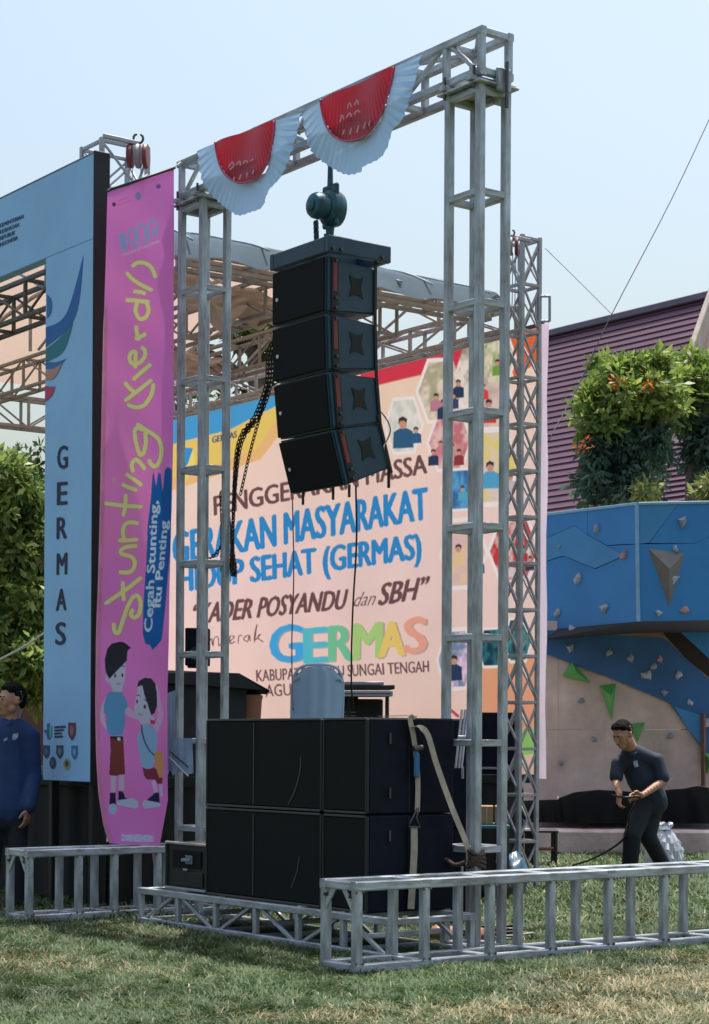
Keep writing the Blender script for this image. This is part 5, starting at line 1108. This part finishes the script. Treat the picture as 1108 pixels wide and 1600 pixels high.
def heap(name, x0, x1, ys, D, m):
    vs = []; fs = []; n_ = 60
    for i in range(n_+1):
        s = i/n_; X = x0+(x1-x0)*s; top = interp(ys, X); b0 = at(X, 1257, D); zt_ = at(X, top, D+.3).z; zb = .43
        for k, (dy, f) in enumerate(((-.25, 0), (-.15, .55), (.05, .95), (.3, 1), (.5, .8), (.6, 0))):
            vs.append(Vector((b0.x, D+dy+.04*math.sin(i*.61+k*.8)*math.sin(i*.23+1), zb-.10+(zt_-zb+.10)*f+.02*math.sin(i*.47+k*1.2)*math.sin(i*.9)*(0 < f < 1))))
    for i in range(n_):
        for k in range(5): a = i*6+k; fs.append((a, a+6, a+7, a+1))
    mesh(name, vs, fs, m, tp, smooth=True)
tarm = mat('black_plastic_sheet', (.003, .0035, .004), .9, spec=.15, bump=.3, bscale=6)
heap('sheet_heap', 878, 1170, [(878, 1247), (900, 1238), (940, 1234), (980, 1236), (1020, 1240), (1050, 1234), (1075, 1232), (1100, 1228), (1130, 1234), (1170, 1240)], 21.2, tarm)
heap('sheet_tail', 820, 905, [(820, 1251), (850, 1250), (880, 1249), (905, 1248)], 21.25, tarm)

# ------------------------------------------------------------------ house with purple roof
hs = thing('house', 'house with a large steep purple metal roof behind the climbing wall', 'house', G(0, 15, 0))
rvm = [mat('purple_roof_sheet', (.125, .052, .088), .55, col2=(.10, .04, .07), scale=.5, bump=.05), mat('purple_roof_sheet_worn', (.105, .045, .078), .55, col2=(.085, .036, .062), scale=.6)]
hv0 = 14.0; sE = Surf(G(0, hv0), U)          # eave plane
aE = sE.st(980, 808); zE = aE[1]-.15
sRg = Surf(G(0, hv0+2.6), U)
aa1, zR = sRg.st(850, 523); zR2 = sRg.st(1108, 468)[1]; zR = (zR+zR2)/2
ul = sE.st(700, 800)[0]+1; ur = sE.st(984, 808)[0]; urT = sRg.st(1112, 470)[0]
NC = 34
def rp_(s, side): # point on the roof plane, s 0 eave..1 ridge
    uu = ul if side else ur+(urT-ur)*s*.0
    uu = ul+2*s*0 if side else ur+(urT-ur)*s
    return G(uu, hv0+2.6*s, zE+(zR-zE)*s)
rn = (G(0, hv0+2.6, zR)-G(0, hv0, zE)).normalized(); rnn = U.cross(rn); 
if rnn.z < 0: rnn = -rnn
for k in range(NC):
    s0, s1 = k/NC, (k+1)/NC+.004
    a, b2, c, d = rp_(s0, 0)+rnn*.028, rp_(s0, 1)+rnn*.028, rp_(s1, 1)+rnn*.005, rp_(s1, 0)+rnn*.005
    vs = [a, b2, c, d]+[p-rnn*.03 for p in (a, b2, c, d)]
    mesh('roof_sheet', vs, [(0, 1, 2, 3), (7, 6, 5, 4), (0, 4, 5, 1), (1, 5, 6, 2), (2, 6, 7, 3), (3, 7, 4, 0)], rvm[k % 2], hs)
bar(hs, 'ridge_cap', rp_(1, 0)+rnn*.04, rp_(1, 1)+rnn*.04, .16, .12, mat('grey_purple_ridge', (.16, .13, .2), .5))
bar(hs, 'gable_board', rp_(0, 0)-U*.06, rp_(1, 0)-U*.06+Z*.05, .10, .26, mat('cream_fascia', (.55, .45, .40), .7))
box(hs, 'wall', G(ul-.3, hv0+.5, 0), U*(ur-ul+.6), V*4.2, Z*(zE-.1), mat('cream_wall', (.5, .45, .4), .8), .01)
a, b2 = rp_(1, 0), rp_(1, 1); c, d = G(ul, hv0+5.2, zE), G(ur, hv0+5.2, zE)
mesh('rear_roof', [a, b2, c, d], [(0, 1, 2, 3)], rvm[0], hs)
zS = zE+1.35
for k in range(16):
    z_a, z_b_ = zE-.1+(zS-zE+.1)*k/16, zE-.1+(zS-zE+.1)*(k+1)/16; va, vb_ = hv0-.3+.9*k/16, hv0-.3+.9*(k+1)/16
    A1, A2, A3, A4 = G(ur+.1, va, z_a)+rnn*.028, G(ur-4.5, va, z_a)+rnn*.028, G(ur-4.5, vb_, z_b_), G(ur+.1, vb_, z_b_)
    mesh('porch_roof_sheet', [A1, A2, A3, A4]+[p-rnn*.03 for p in (A1, A2, A3, A4)], [(0, 1, 2, 3), (7, 6, 5, 4), (0, 4, 5, 1), (1, 5, 6, 2), (2, 6, 7, 3), (3, 7, 4, 0)], rvm[k % 2], hs)
g1, g2, g3 = G(ur, hv0+.3, zE-.1), G(ur, hv0+4.9, zE-.1), rp_(1, 0)-Z*.15
mesh('gable_wall', [g1, g2, g3, g1+U*.1, g2+U*.1, g3+U*.1], [(0, 1, 2), (5, 4, 3), (0, 3, 4, 1), (1, 4, 5, 2), (2, 5, 3, 0)], mat('pink_gable', (.6, .42, .38), .8), hs)

# ------------------------------------------------------------------ trees
def leafmat(name, tr=.45):
    m = bpy.data.materials.new(name); m.use_nodes = True; n = m.node_tree; L = n.links.new; b = n.nodes['Principled BSDF']
    a_ = n.nodes.new('ShaderNodeAttribute'); a_.attribute_name = 'tint'; L(a_.outputs['Color'], b.inputs['Base Color']); b.inputs['Roughness'].default_value = .42; b.inputs['Specular IOR Level'].default_value = .35
    t = n.nodes.new('ShaderNodeBsdfTranslucent'); L(a_.outputs['Color'], t.inputs[0]); ms = n.nodes.new('ShaderNodeMixShader'); ms.inputs[0].default_value = tr
    L(b.outputs[0], ms.inputs[1]); L(t.outputs[0], ms.inputs[2]); L(ms.outputs[0], n.nodes['Material Output'].inputs[0]); return m
lm = leafmat('leaf_green')
barkm = mat('grey_bark', (.17, .14, .12), .9, col2=(.09, .07, .06), scale=8, bump=.5, bscale=30)
def leaves(parent, name, clumps, per, size, cA, cB, droop=.3, asp=.42):
    """clumps: (x,y,z,r); leaf quads filling them, denser near the shell"""
    n = len(clumps)*per; C = np.repeat(np.array(clumps, float), per, 0)
    d = rng.normal(size=(n, 3)); d /= np.linalg.norm(d, axis=1)[:, None]; rr = C[:, 3]*(rng.random(n)**.45); p = C[:, :3]+d*rr[:, None]*np.array([1, 1, .8])
    ax = d*.7+rng.normal(size=(n, 3))*.6; ax[:, 2] -= droop; ax /= np.linalg.norm(ax, axis=1)[:, None]
    nr = rng.normal(size=(n, 3)); nr[:, 2] += .8; sd_ = np.cross(ax, nr); sd_ /= np.linalg.norm(sd_, axis=1)[:, None]+1e-9; up = np.cross(sd_, ax)
    l = size*(.6+.8*rng.random(n))[:, None]; w = l*asp
    v = np.stack([p, p+ax*l*.45+sd_*w*.5+up*l*.05, p+ax*l, p+ax*l*.45-sd_*w*.5+up*l*.05], 1).reshape(-1, 3)
    f = np.arange(n*4).reshape(n, 4)
    k = rng.random(n)[:, None]; cl = np.repeat(rng.random(len(clumps)), per)[:, None]; c = np.array(cA)*(1-k)+np.array(cB)*k; c = c*(.7+.6*cl)
    c = np.repeat(np.concatenate([c, np.ones((n, 1))], 1), 4, 0)
    return npmesh(name, v, f, lm, parent, colors=c)
def crown_clumps(pts, D, spread, r, n, sub=3):
    """pts: pixel blobs (x,y,rx,ry) at distance D -> clump list"""
    out = []
    for (x, y, rx, ry) in pts:
        k = max(1, int(n*rx*ry/600))
        for _ in range(k):
            a = random.random()*6.283; q = math.sqrt(random.random()); p = at(x+rx*q*math.cos(a), y+ry*q*math.sin(a), D+random.uniform(-spread, spread)*(1-.3*q)); out.append((p.x, p.y, p.z, r*random.uniform(.6, 1.2)))
    return out
def tree(name, label, cat, base, limbs, crowns, grp=None):
    t = thing(name, label, cat, base, grp)
    for (pts, r0) in limbs:
        P = smoothpath(pts, 6); tube(t, 'trunk' if r0 > .1 else 'limb', P, r0, barkm, 8, radii=[r0*(1-.65*i/len(P)) for i in range(len(P))])
    for (nm, cl, per, size, cA, cB, dp) in crowns: leaves(t, nm, cl, per, size, cA, cB, dp)
    return t
D1 = 24.6
yg, gr_, dkg = (.18, .27, .06), (.07, .15, .035), (.030, .065, .035)
top1 = crown_clumps([(985, 590, 52, 20), (940, 620, 28, 22), (1000, 620, 50, 26), (1030, 600, 30, 22), (965, 650, 45, 25), (1040, 640, 28, 24), (925, 640, 18, 12)], D1, .7, .24, 6)
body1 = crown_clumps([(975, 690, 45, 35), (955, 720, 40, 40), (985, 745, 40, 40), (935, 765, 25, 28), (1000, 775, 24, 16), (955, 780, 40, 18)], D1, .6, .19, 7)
top1 += crown_clumps([(985, 572, 60, 8), (925, 628, 14, 20), (1045, 615, 12, 34), (960, 676, 50, 8), (1030, 566, 18, 8)], D1, .6, .10, 45)
body1 += crown_clumps([(930, 740, 10, 50), (1030, 700, 8, 34), (985, 690, 50, 20), (940, 690, 14, 24)], D1, .6, .10, 30)
bx_ = at(985, 1100, D1)
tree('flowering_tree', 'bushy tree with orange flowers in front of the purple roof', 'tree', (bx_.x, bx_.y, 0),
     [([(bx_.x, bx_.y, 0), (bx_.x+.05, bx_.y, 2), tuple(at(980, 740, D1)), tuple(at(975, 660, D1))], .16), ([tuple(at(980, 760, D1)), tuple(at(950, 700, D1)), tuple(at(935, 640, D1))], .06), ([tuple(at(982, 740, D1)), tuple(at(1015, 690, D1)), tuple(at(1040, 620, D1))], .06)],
     [('crown', top1, 62, .125, (.09, .18, .04), (.34, .42, .10), .15), ('lower_foliage', body1, 48, .13, (.06, .12, .10), (.12, .20, .13), .7), ])  # sunlit yellow-green above and blue shade below are put into the leaf colours
for ii, (fx_, fy_, k_) in enumerate(((911, 697, 3), (1012, 602, 2), (968, 600, 2))):
    leaves(bpy.data.objects['flowering_tree'], 'orange_flower', crown_clumps([(fx_, fy_, 9, 5)], D1-.75, .05, .09, 60)[:k_+2], 8, .06, (.55, .07, .02), (.65, .2, .04), 0)['kind'] = 'stuff'
D2 = 25.6
t2 = crown_clumps([(1095, 575, 35, 20), (1085, 605, 28, 26), (1115, 620, 40, 30), (1135, 590, 35, 30)], D2, .6, .2, 7)
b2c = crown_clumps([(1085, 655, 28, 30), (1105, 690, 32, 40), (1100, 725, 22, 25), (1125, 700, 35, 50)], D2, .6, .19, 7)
bx2 = at(1082, 1100, D2)
tree('flowering_tree', 'second bushy tree at the right picture edge with a pale trunk above the climbing wall', 'tree', (bx2.x, bx2.y, 0),
     [([(bx2.x, bx2.y, 0), (bx2.x, bx2.y, 2.5), tuple(at(1083, 740, D2)), tuple(at(1088, 650, D2))], .17), ([tuple(at(1084, 720, D2)), tuple(at(1110, 660, D2)), tuple(at(1130, 600, D2))], .07)],
     [('crown', t2, 120, .125, (.09, .18, .04), (.34, .42, .10), .15), ('lower_foliage', b2c, 85, .13, (.06, .12, .11), (.11, .19, .13), .7)])  # upper leaves coloured as sunlit, lower ones as shaded
hg = thing('hedge', 'low leafy shrubs showing along the top of the climbing wall', 'hedge', at(1020, 1100, 23.6)*1)
leaves(hg, 'foliage', crown_clumps([(955, 782, 26, 8), (1004, 774, 22, 12), (1104, 770, 20, 18)], 24.0, .4, .2, 9), 90, .11, (.10, .17, .05), (.32, .34, .12), .2)
# left trees behind the stage
D3 = 25.0
Lc = crown_clumps([(-20, 760, 50, 50), (15, 790, 30, 45), (38, 830, 25, 45), (0, 860, 60, 50), (35, 900, 40, 60), (-10, 960, 60, 60), (30, 1000, 45, 60), (20, 1060, 50, 35), (70, 900, 25, 60), (70, 1020, 30, 70)], D3, 1.3, .34, 4)
Ls = crown_clumps([(20, 705, 10, 8), (45, 712, 14, 6), (60, 725, 10, 10), (52, 742, 12, 5), (40, 765, 14, 14), (62, 700, 8, 6), (55, 800, 12, 20)], D3-.5, .2, .12, 12)
bl_ = at(10, 1200, D3)
tree('leafy_tree', 'tall green tree at the left picture edge behind the man in the blue jacket', 'tree', (bl_.x, bl_.y, 0), [([(bl_.x, bl_.y, 0), (bl_.x+.1, bl_.y, 2.2), tuple(at(25, 800, D3))], .2), ([tuple(at(25, 900, D3)), tuple(at(45, 790, D3)), tuple(at(60, 715, D3))], .05)],
     [('crown', Lc, 190, .14, (.07, .15, .035), (.32, .38, .11), .2), ('sprig', Ls, 26, .11, (.03, .06, .02), (.06, .1, .03), .1)])
D4 = 26.0
Mc = crown_clumps([(390, 510, 26, 22), (405, 480, 18, 14), (300, 555, 20, 12), (330, 470, 40, 30), (410, 540, 14, 10), (365, 530, 18, 10), (425, 515, 40, 30), (480, 530, 40, 40), (250, 560, 40, 30)], D4, .8, .24, 5)
Mb = crown_clumps([(395, 690, 130, 100), (480, 760, 100, 120), (300, 760, 90, 120)], D4+.5, .8, .4, 1)
bm4 = at(420, 1180, D4)
tree('leafy_tree', 'green tree seen through the stage roof between the left gantry tower and the line array', 'tree', (bm4.x, bm4.y, 0), [([(bm4.x, bm4.y, 0), (bm4.x, bm4.y, 3), tuple(at(400, 560, D4)), tuple(at(395, 500, D4))], .2), ([tuple(at(400, 600, D4)), tuple(at(345, 560, D4)), tuple(at(310, 540, D4))], .06)],
     [('crown', Mc, 75, .16, (.06, .11, .03), (.17, .2, .06), .2), ('lower_foliage', Mb, 60, .2, (.05, .09, .03), (.1, .14, .05), .2)])
bw_ = box(None, 'boundary_wall', (-14, 27.5, 0), (13, 0, 0), (0, .2, 0), (0, 0, 1.75), mat('red_brown_wall', (.20, .08, .06), .9, scale=3, bump=.2), .01); tag(bw_, 'low red brown boundary wall behind the stage at the far left', 'wall')

# ------------------------------------------------------------------ wires
w1 = tube(None, 'guy_wire', smoothpath([at(852, 388, 15.7), at(905, 440, 16.2), at(956, 491, 16.6)], 4), .003, zinc, 6); tag(w1, 'thin wire from the right stage tower down to the knot above the purple roof', 'wire')
w2 = tube(None, 'guy_wire', smoothpath([at(1125, 150, 17.8), at(1050, 310, 17.2), at(956, 491, 16.6), at(905, 600, 16.4), at(856, 690, 16.0)], 5), .0045, mat('dark_wire', (.07, .06, .08), .6), 6); tag(w2, 'long dark wire slanting down from the upper right sky across the purple roof', 'wire')
w3 = tube(None, 'washing_line', smoothpath([at(-10, 1035, 19), at(35, 1012, 19), at(75, 985, 19)], 4), .01, whitep, 6); tag(w3, 'pale rope slanting across the trees at the far left', 'rope')

# ------------------------------------------------------------------ people
def remeshed(parent, name, balls, m, voxel=.012, smooth=2):
    """one continuous skin from overlapping balls: (p, rx, ry, rz) or chains"""
    bm = bmesh.new(); org = WM[parent.name].translation
    for p, r in balls:
        r = r if isinstance(r, tuple) else (r, r, r)
        M = Matrix.Translation(Vector(p)-org) @ Matrix.Diagonal((*r, 1)); bmesh.ops.create_icosphere(bm, subdivisions=2, radius=1, matrix=M)
    me = bpy.data.meshes.new('tmp'); bm.to_mesh(me); bm.free(); o = bpy.data.objects.new('tmp', me); COL.objects.link(o)
    md = o.modifiers.new('r', 'REMESH'); md.mode = 'VOXEL'; md.voxel_size = voxel
    sm_ = o.modifiers.new('s', 'SMOOTH'); sm_.iterations = smooth; sm_.factor = .5
    dg = bpy.context.evaluated_depsgraph_get(); dg.update(); me2 = bpy.data.meshes.new_from_object(o.evaluated_get(dg)); bpy.data.objects.remove(o)
    if name == 'hair':
        for v in me2.vertices: v.co += v.normal*(.0025*math.sin(v.co.x*310+v.co.z*160)*math.sin(v.co.y*290-v.co.z*210)+.0015*math.sin(v.co.z*500+v.co.x*420))
    me2.name = name; me2.materials.clear(); me2.materials.append(m); me2.polygons.foreach_set('use_smooth', [True]*len(me2.polygons))
    ob = bpy.data.objects.new(name, me2); link(ob, WM[parent.name].copy(), parent); return ob
def limb(pts, radii, n=8, sc=(1, 1, 1)):
    pts = [Vector(p) for p in pts]; out = []
    for i in range(len(pts)-1):
        for k in range(n+(i == len(pts)-2)):
            t_ = k/n; r = radii[i]*(1-t_)+radii[i+1]*t_; out.append((pts[i].lerp(pts[i+1], t_), (r*sc[0], r*sc[1], r*sc[2])))
    return out
def head(c, fwd, up, s=1.0):
    """balls of a head; c = centre, fwd = facing, up"""
    fwd = Vector(fwd).normalized(); up = Vector(up); up = (up-fwd*up.dot(fwd)).normalized(); sd_ = fwd.cross(up)
    B = [(c+up*.025*s-fwd*.01*s, .082*s), (c+up*.03*s-fwd*.03*s, .085*s), (c+up*.0*s+fwd*.015*s, .074*s), (c-up*.045*s+fwd*.025*s, .058*s), (c-up*.082*s+fwd*.045*s, .036*s), (c-up*.07*s+fwd*.02*s, .046*s)]
    for k in (-1, 1):
        B += [(c+sd_*.036*k*s-up*.025*s+fwd*.052*s, .024*s), (c+sd_*.081*k*s-up*.015*s-fwd*.012*s, .019*s), (c+sd_*.083*k*s+up*.008*s-fwd*.016*s, .018*s), (c+sd_*.05*k*s-up*.06*s+fwd*.01*s, .03*s), (c+sd_*.03*k*s+up*.02*s+fwd*.064*s, .02*s)]
    B += [(c-up*.002*s+fwd*.084*s, .013*s), (c-up*.018*s+fwd*.092*s, .015*s), (c-up*.028*s+fwd*.096*s, .016*s), (c-up*.055*s+fwd*.075*s, .02*s)]
    return B, fwd, up, sd_
def facebits(par, c, f, u_, sd_, s=1.0):
    em = mat('eye_dark', (.02, .015, .012), .3); lipm = mat('lip', (.22, .08, .06), .5)
    for k in (-1, 1):
        remeshed(par, 'eye', [(c+sd_*.031*k*s+u_*.006*s+f*.076*s, (.010*s, .007*s, .006*s))], em, .003, 0)
        remeshed(par, 'eyebrow', limb([c+sd_*.015*k*s+u_*.027*s+f*.083*s, c+sd_*.048*k*s+u_*.026*s+f*.070*s], [.006*s, .004*s], 5), hairm, .003, 0)
    remeshed(par, 'mouth', limb([c-sd_*.022*s-u_*.053*s+f*.088*s, c-u_*.051*s+f*.094*s, c+sd_*.022*s-u_*.053*s+f*.088*s], [.004*s, .007*s, .004*s], 5), lipm, .003, 0)
def hairs(c, f, u_, sd_, s=1.0):
    B = [(c+u_*.052*s-f*.034*s, .080*s), (c+u_*.03*s-f*.05*s, .080*s), (c-u_*.01*s-f*.058*s, .066*s), (c+u_*.088*s+f*.005*s, .042*s), (c+u_*.088*s+f*.035*s, .026*s)]
    for k in (-1, 1): B += [(c+sd_*.042*k*s+u_*.074*s+f*.005*s, .040*s), (c+sd_*.064*k*s+u_*.04*s-f*.022*s, .028*s), (c+sd_*.066*k*s+u_*.01*s-f*.03*s, .024*s), (c+sd_*.03*k*s+u_*.088*s+f*.03*s, .022*s)]
    return B
def hand(wr, d, side, palm_n, curl=.6, s=1.0):
    """wrist, direction, thumb side, palm normal"""
    d = Vector(d).normalized(); sd_ = Vector(side); sd_ = (sd_-d*sd_.dot(d)).normalized(); nn = Vector(palm_n); nn = (nn-d*nn.dot(d)-sd_*nn.dot(sd_)).normalized(); wr = Vector(wr)
    B = []
    for k in range(5): B += limb([wr+d*.01+sd_*(.028-.014*k)*.7, wr+d*.085+sd_*(.032-.016*k)], [.017, .013], 4)
    for k, ln in enumerate((.070, .078, .072, .056)):
        b0 = wr+d*.088+sd_*(.030-.0205*k); a = curl*.6; p = b0; pts = [b0]; dd = d.copy()
        for seg_ in (.45, .32, .23):
            dd = (d*math.cos(a)+nn*math.sin(a)); p = p+dd*ln*seg_; pts.append(p); a += curl*.7
        B += limb(pts, [.0105, .0098, .009, .008], 4)
    t0 = wr+d*.03+sd_*.03; B += limb([t0, t0+sd_*.028+d*.022+nn*.012, t0+sd_*.034+d*.052+nn*.026], [.014, .012, .009], 4)
    return B

# the man bending over, right
DM = 17.1
def m1(x, y, dy=0): return at(x, y, DM+dy)
f0 = m1(1003, 1360); pr1 = thing('person', 'man in a dark navy polo shirt bending forward over a cable by the climbing wall', 'person', (f0.x, DM, 0))
hcn = m1(972, 1148, -.18); fw = Vector((-.62, -.62, -.48)); HB, f_, u_, sd_ = head(hcn, fw, (-.25, -.25, 1), 1.0)
neck = m1(986, 1173, -.02)
body = HB+limb([hcn-u_*.03-f_*.03, neck], [.060, .070], 6)
rs, re, rw = m1(1026, 1188, .02), m1(1036, 1221, -.02), m1(1003, 1243, -.22)
lsd, le, lw = m1(966, 1193, .0), m1(962, 1221, -.05), m1(968, 1240, -.22)
body += limb([rs, re, rw], [.055, .044, .028], 8)+limb([lsd, le, lw], [.055, .042, .028], 8)
body += hand(rw, (-1, -.15, -.1), (0, -.6, 1), (0, -1, -.2), .9)+hand(lw, (-.1, -.25, -1), (-.6, -1, .2), (1, -.2, 0), .9)
body += limb([neck, m1(996, 1200, .06)], [.066, .07], 5)
remeshed(pr1, 'body', body, skin, .0065, 2)
facebits(pr1, hcn, f_, u_, sd_); remeshed(pr1, 'hair', hairs(hcn, f_, u_, sd_), hairm, .007, 1)
ns = mat('navy_polo_cloth', (.012, .026, .055), .8, var=.2, scale=7, bump=.2, bscale=14)
sh_ = limb([m1(992, 1192, .05), m1(1002, 1215, .06), m1(1019, 1246, .12)], [.125, .135, .13], 8, (1.02, .85, 1))+limb([neck+Z*-.01, m1(1022, 1189, .03)], [.088, .074], 5)+limb([neck-Z*.015, m1(972, 1193, .0)], [.084, .068], 5)+limb([neck-Z*.01, m1(994, 1196, .06)], [.085, .12], 4)
sh_ += limb([rs, rs.lerp(re, .8)], [.070, .072], 6)+limb([lsd, lsd.lerp(le, .75)], [.066, .064], 6)+limb([m1(1018, 1246, .12), m1(1019, 1256, .13)], [.135, .138], 3, (1.05, .85, .8))
remeshed(pr1, 'polo_shirt', sh_, ns, .011, 3)
remeshed(pr1, 'collar', limb([neck+Vector((-.06, -.07, -.01)), neck+Vector((.0, -.09, -.035)), neck+Vector((.07, -.04, 0))], [.016, .018, .016], 6), ns, .007, 1)
mesh('chest_emblem', [m1(990, 1189, -.150), m1(996, 1188, -.150), m1(998, 1198, -.155), m1(992, 1199, -.155), m1(990, 1194, -.152)], [(0, 1, 2, 3, 4)], mat('pale_emblem', (.40, .45, .52), .7, col2=(.12, .14, .22), scale=60), pr1)
tr = mat('dark_trousers', (.010, .016, .026), .85, var=.2, scale=8, bump=.2, bscale=12)
hipL, hipR = m1(1006, 1258, .08), m1(1022, 1256, .16)
tl_ = limb([m1(1020, 1250, .13), m1(1014, 1264, .12)], [.13, .125], 4, (1.05, .9, .85))+limb([hipL, m1(988, 1306, -.05), m1(984, 1356, .02)], [.096, .084, .076], 9)+limb([hipR, m1(1012, 1306, .10), m1(1036, 1350, .30)], [.096, .082, .072], 9)
remeshed(pr1, 'trousers', tl_, tr, .011, 3)
for (x, dy) in ((983, .02), (1036, .30)):
    c = m1(x, 1356, dy); remeshed(pr1, 'shoe', limb([Vector((c.x+.02, c.y+.03, .045)), Vector((c.x-.10, c.y-.12, .035))], [.048, .04], 6, (1, 1, .8)), black, .008, 1)
cbl = tube(None, 'held_cable', smoothpath([m1(956, 1242, -.3), m1(976, 1246, -.3), m1(1000, 1246, -.28), m1(985, 1270, -.2), m1(975, 1310, -.1), m1(930, 1340, .3), m1(895, 1352, .6)]), .010, black, 6)
tag(cbl, 'dark cable held in the bending man\'s hands and trailing down to the grass', 'cable')
# white sack behind him
sk = thing('white_sack', 'crumpled white plastic sack standing on the grass behind the bending man', 'sack', (at(1036, 1350, 18.0).x, 18.0, 0))
sc_ = at(1037, 1310, 18.0); vs = []; fs = []; sg_ = 64
prof = [(.02, .01), (.14, .012), (.175, .06), (.18, .13), (.165, .21), (.14, .28), (.10, .34), (.055, .375), (.035, .39), (.06, .42), (.075, .45), (.05, .455)]
for j, (rr, z_) in enumerate(prof):
    for i in range(sg_):
        t_ = 2*math.pi*i/sg_; w = min(1, z_/.1)*(1+z_*2); k = 1+w*(.07*abs(math.sin(4*t_+z_*9))-.05*abs(math.sin(7*t_-z_*16+1))+.04*math.sin(13*t_+z_*40))
        vs.append(Vector((sc_.x+rr*k*math.cos(t_)+.03*z_, 18.0+rr*.8*k*math.sin(t_), z_+.012*math.sin(5*t_+j)*(j > 1))))
for j in range(len(prof)-1): fs += [(j*sg_+i, j*sg_+(i+1) % sg_, (j+1)*sg_+(i+1) % sg_, (j+1)*sg_+i) for i in range(sg_)]
mesh('sack', vs, fs, mat('white_plastic_film', (.62, .68, .76), .35, trans=.25, bump=.8, bscale=14), sk, smooth=False)
tube(sk, 'neck_tie', [Vector((sc_.x+.012+.042*math.cos(a), 18.0+.036*math.sin(a), .388)) for a in [i*.45 for i in range(15)]], .006, bluepl, 5)

# the man in the jacket, left
DN = 13.75
def m2(x, y, dy=0): return at(x, y, DN+dy)
f0 = m2(8, 1420); pr2 = thing('person', 'man with short black hair in a blue jacket standing at the left picture edge', 'person', (f0.x, DN, 0))
hcn = m2(16, 1094, 0); fw = Vector((-.80, -.60, -.04)); HB, f_, u_, sd_ = head(hcn, fw, (0, 0, 1), 1.0)
nk = m2(17, 1126, .03); body = HB+limb([hcn-u_*.04-f_*.03, nk-Z*.03], [.056, .066], 6)+limb([nk, m2(8, 1160, .03)], [.075, .1], 4)
rs, re, rw = m2(46, 1152, .05), m2(50, 1212, .06), m2(44, 1262, -.05); ls2, le2, lw2 = m2(-32, 1152, -.0), m2(-40, 1212, .0), m2(-30, 1262, -.08)
body += limb([rs, re, rw], [.055, .045, .03], 8)+limb([ls2, le2, lw2], [.055, .045, .03], 8)+hand(rw, (-.1, -.1, -1), (-.3, -1, 0), (-1, 0, 0), .5)+hand(lw2, (.1, -.1, -1), (.3, -1, 0), (1, 0, 0), .5)
remeshed(pr2, 'body', body, skin, .0065, 2); facebits(pr2, hcn, f_, u_, sd_); remeshed(pr2, 'hair', hairs(hcn, f_, u_, sd_), hairm, .007, 1)
jk = mat('blue_jacket_cloth', (.012, .045, .15), .75, var=.2, scale=6, bump=.25, bscale=12)
shj = limb([m2(9, 1150, .03), m2(9, 1200, .03), m2(8, 1262, .03)], [.15, .165, .17], 9, (1.12, .8, 1))+limb([nk-Z*.03, m2(42, 1150, .05)], [.085, .09], 6)+limb([nk-Z*.03, m2(-26, 1150, .0)], [.085, .09], 6)
shj += limb([rs, re, rw+(re-rw)*.05], [.082, .072, .06], 9)+limb([ls2, le2, lw2], [.082, .072, .06], 9)
remeshed(pr2, 'jacket', shj, jk, .011, 3)
remeshed(pr2, 'collar', limb([nk+Vector((.07, .0, .0)), nk+Vector((-.0, -.085, -.03)), nk+Vector((-.08, -.03, 0))], [.02, .022, .02], 6), jk, .007, 1)
mesh('chest_emblem', [m2(20, 1147, -.16), m2(29, 1145, -.16), m2(28, 1152, -.165), m2(23, 1157, -.165), m2(19, 1155, -.165)], [(0, 1, 2, 3, 4)], MATS['pale_emblem'], pr2)
mesh('name_tag', [m2(6, 1155, -.17), m2(12, 1152, -.17), m2(11, 1156, -.17), m2(6, 1159, -.17)], [(0, 1, 2, 3)], MATS['pale_emblem'], pr2)
tl_ = limb([m2(9, 1262, .03), m2(8, 1280, .03)], [.15, .14], 4, (1.1, .85, .8))+limb([m2(26, 1275, .03), m2(27, 1340, .0), m2(28, 1405, .03)], [.092, .07, .055], 9)+limb([m2(-10, 1275, .03), m2(-12, 1340, .0), m2(-14, 1405, .03)], [.092, .07, .055], 9)
remeshed(pr2, 'trousers', tl_, tr, .012, 3)
for x in (28, -14): c = m2(x, 1405, .03); remeshed(pr2, 'shoe', limb([Vector((c.x+.02, c.y+.04, .045)), Vector((c.x-.10, c.y-.10, .035))], [.048, .042], 6, (1, 1, .8)), black, .008, 1)

S.render.engine = 'CYCLES'
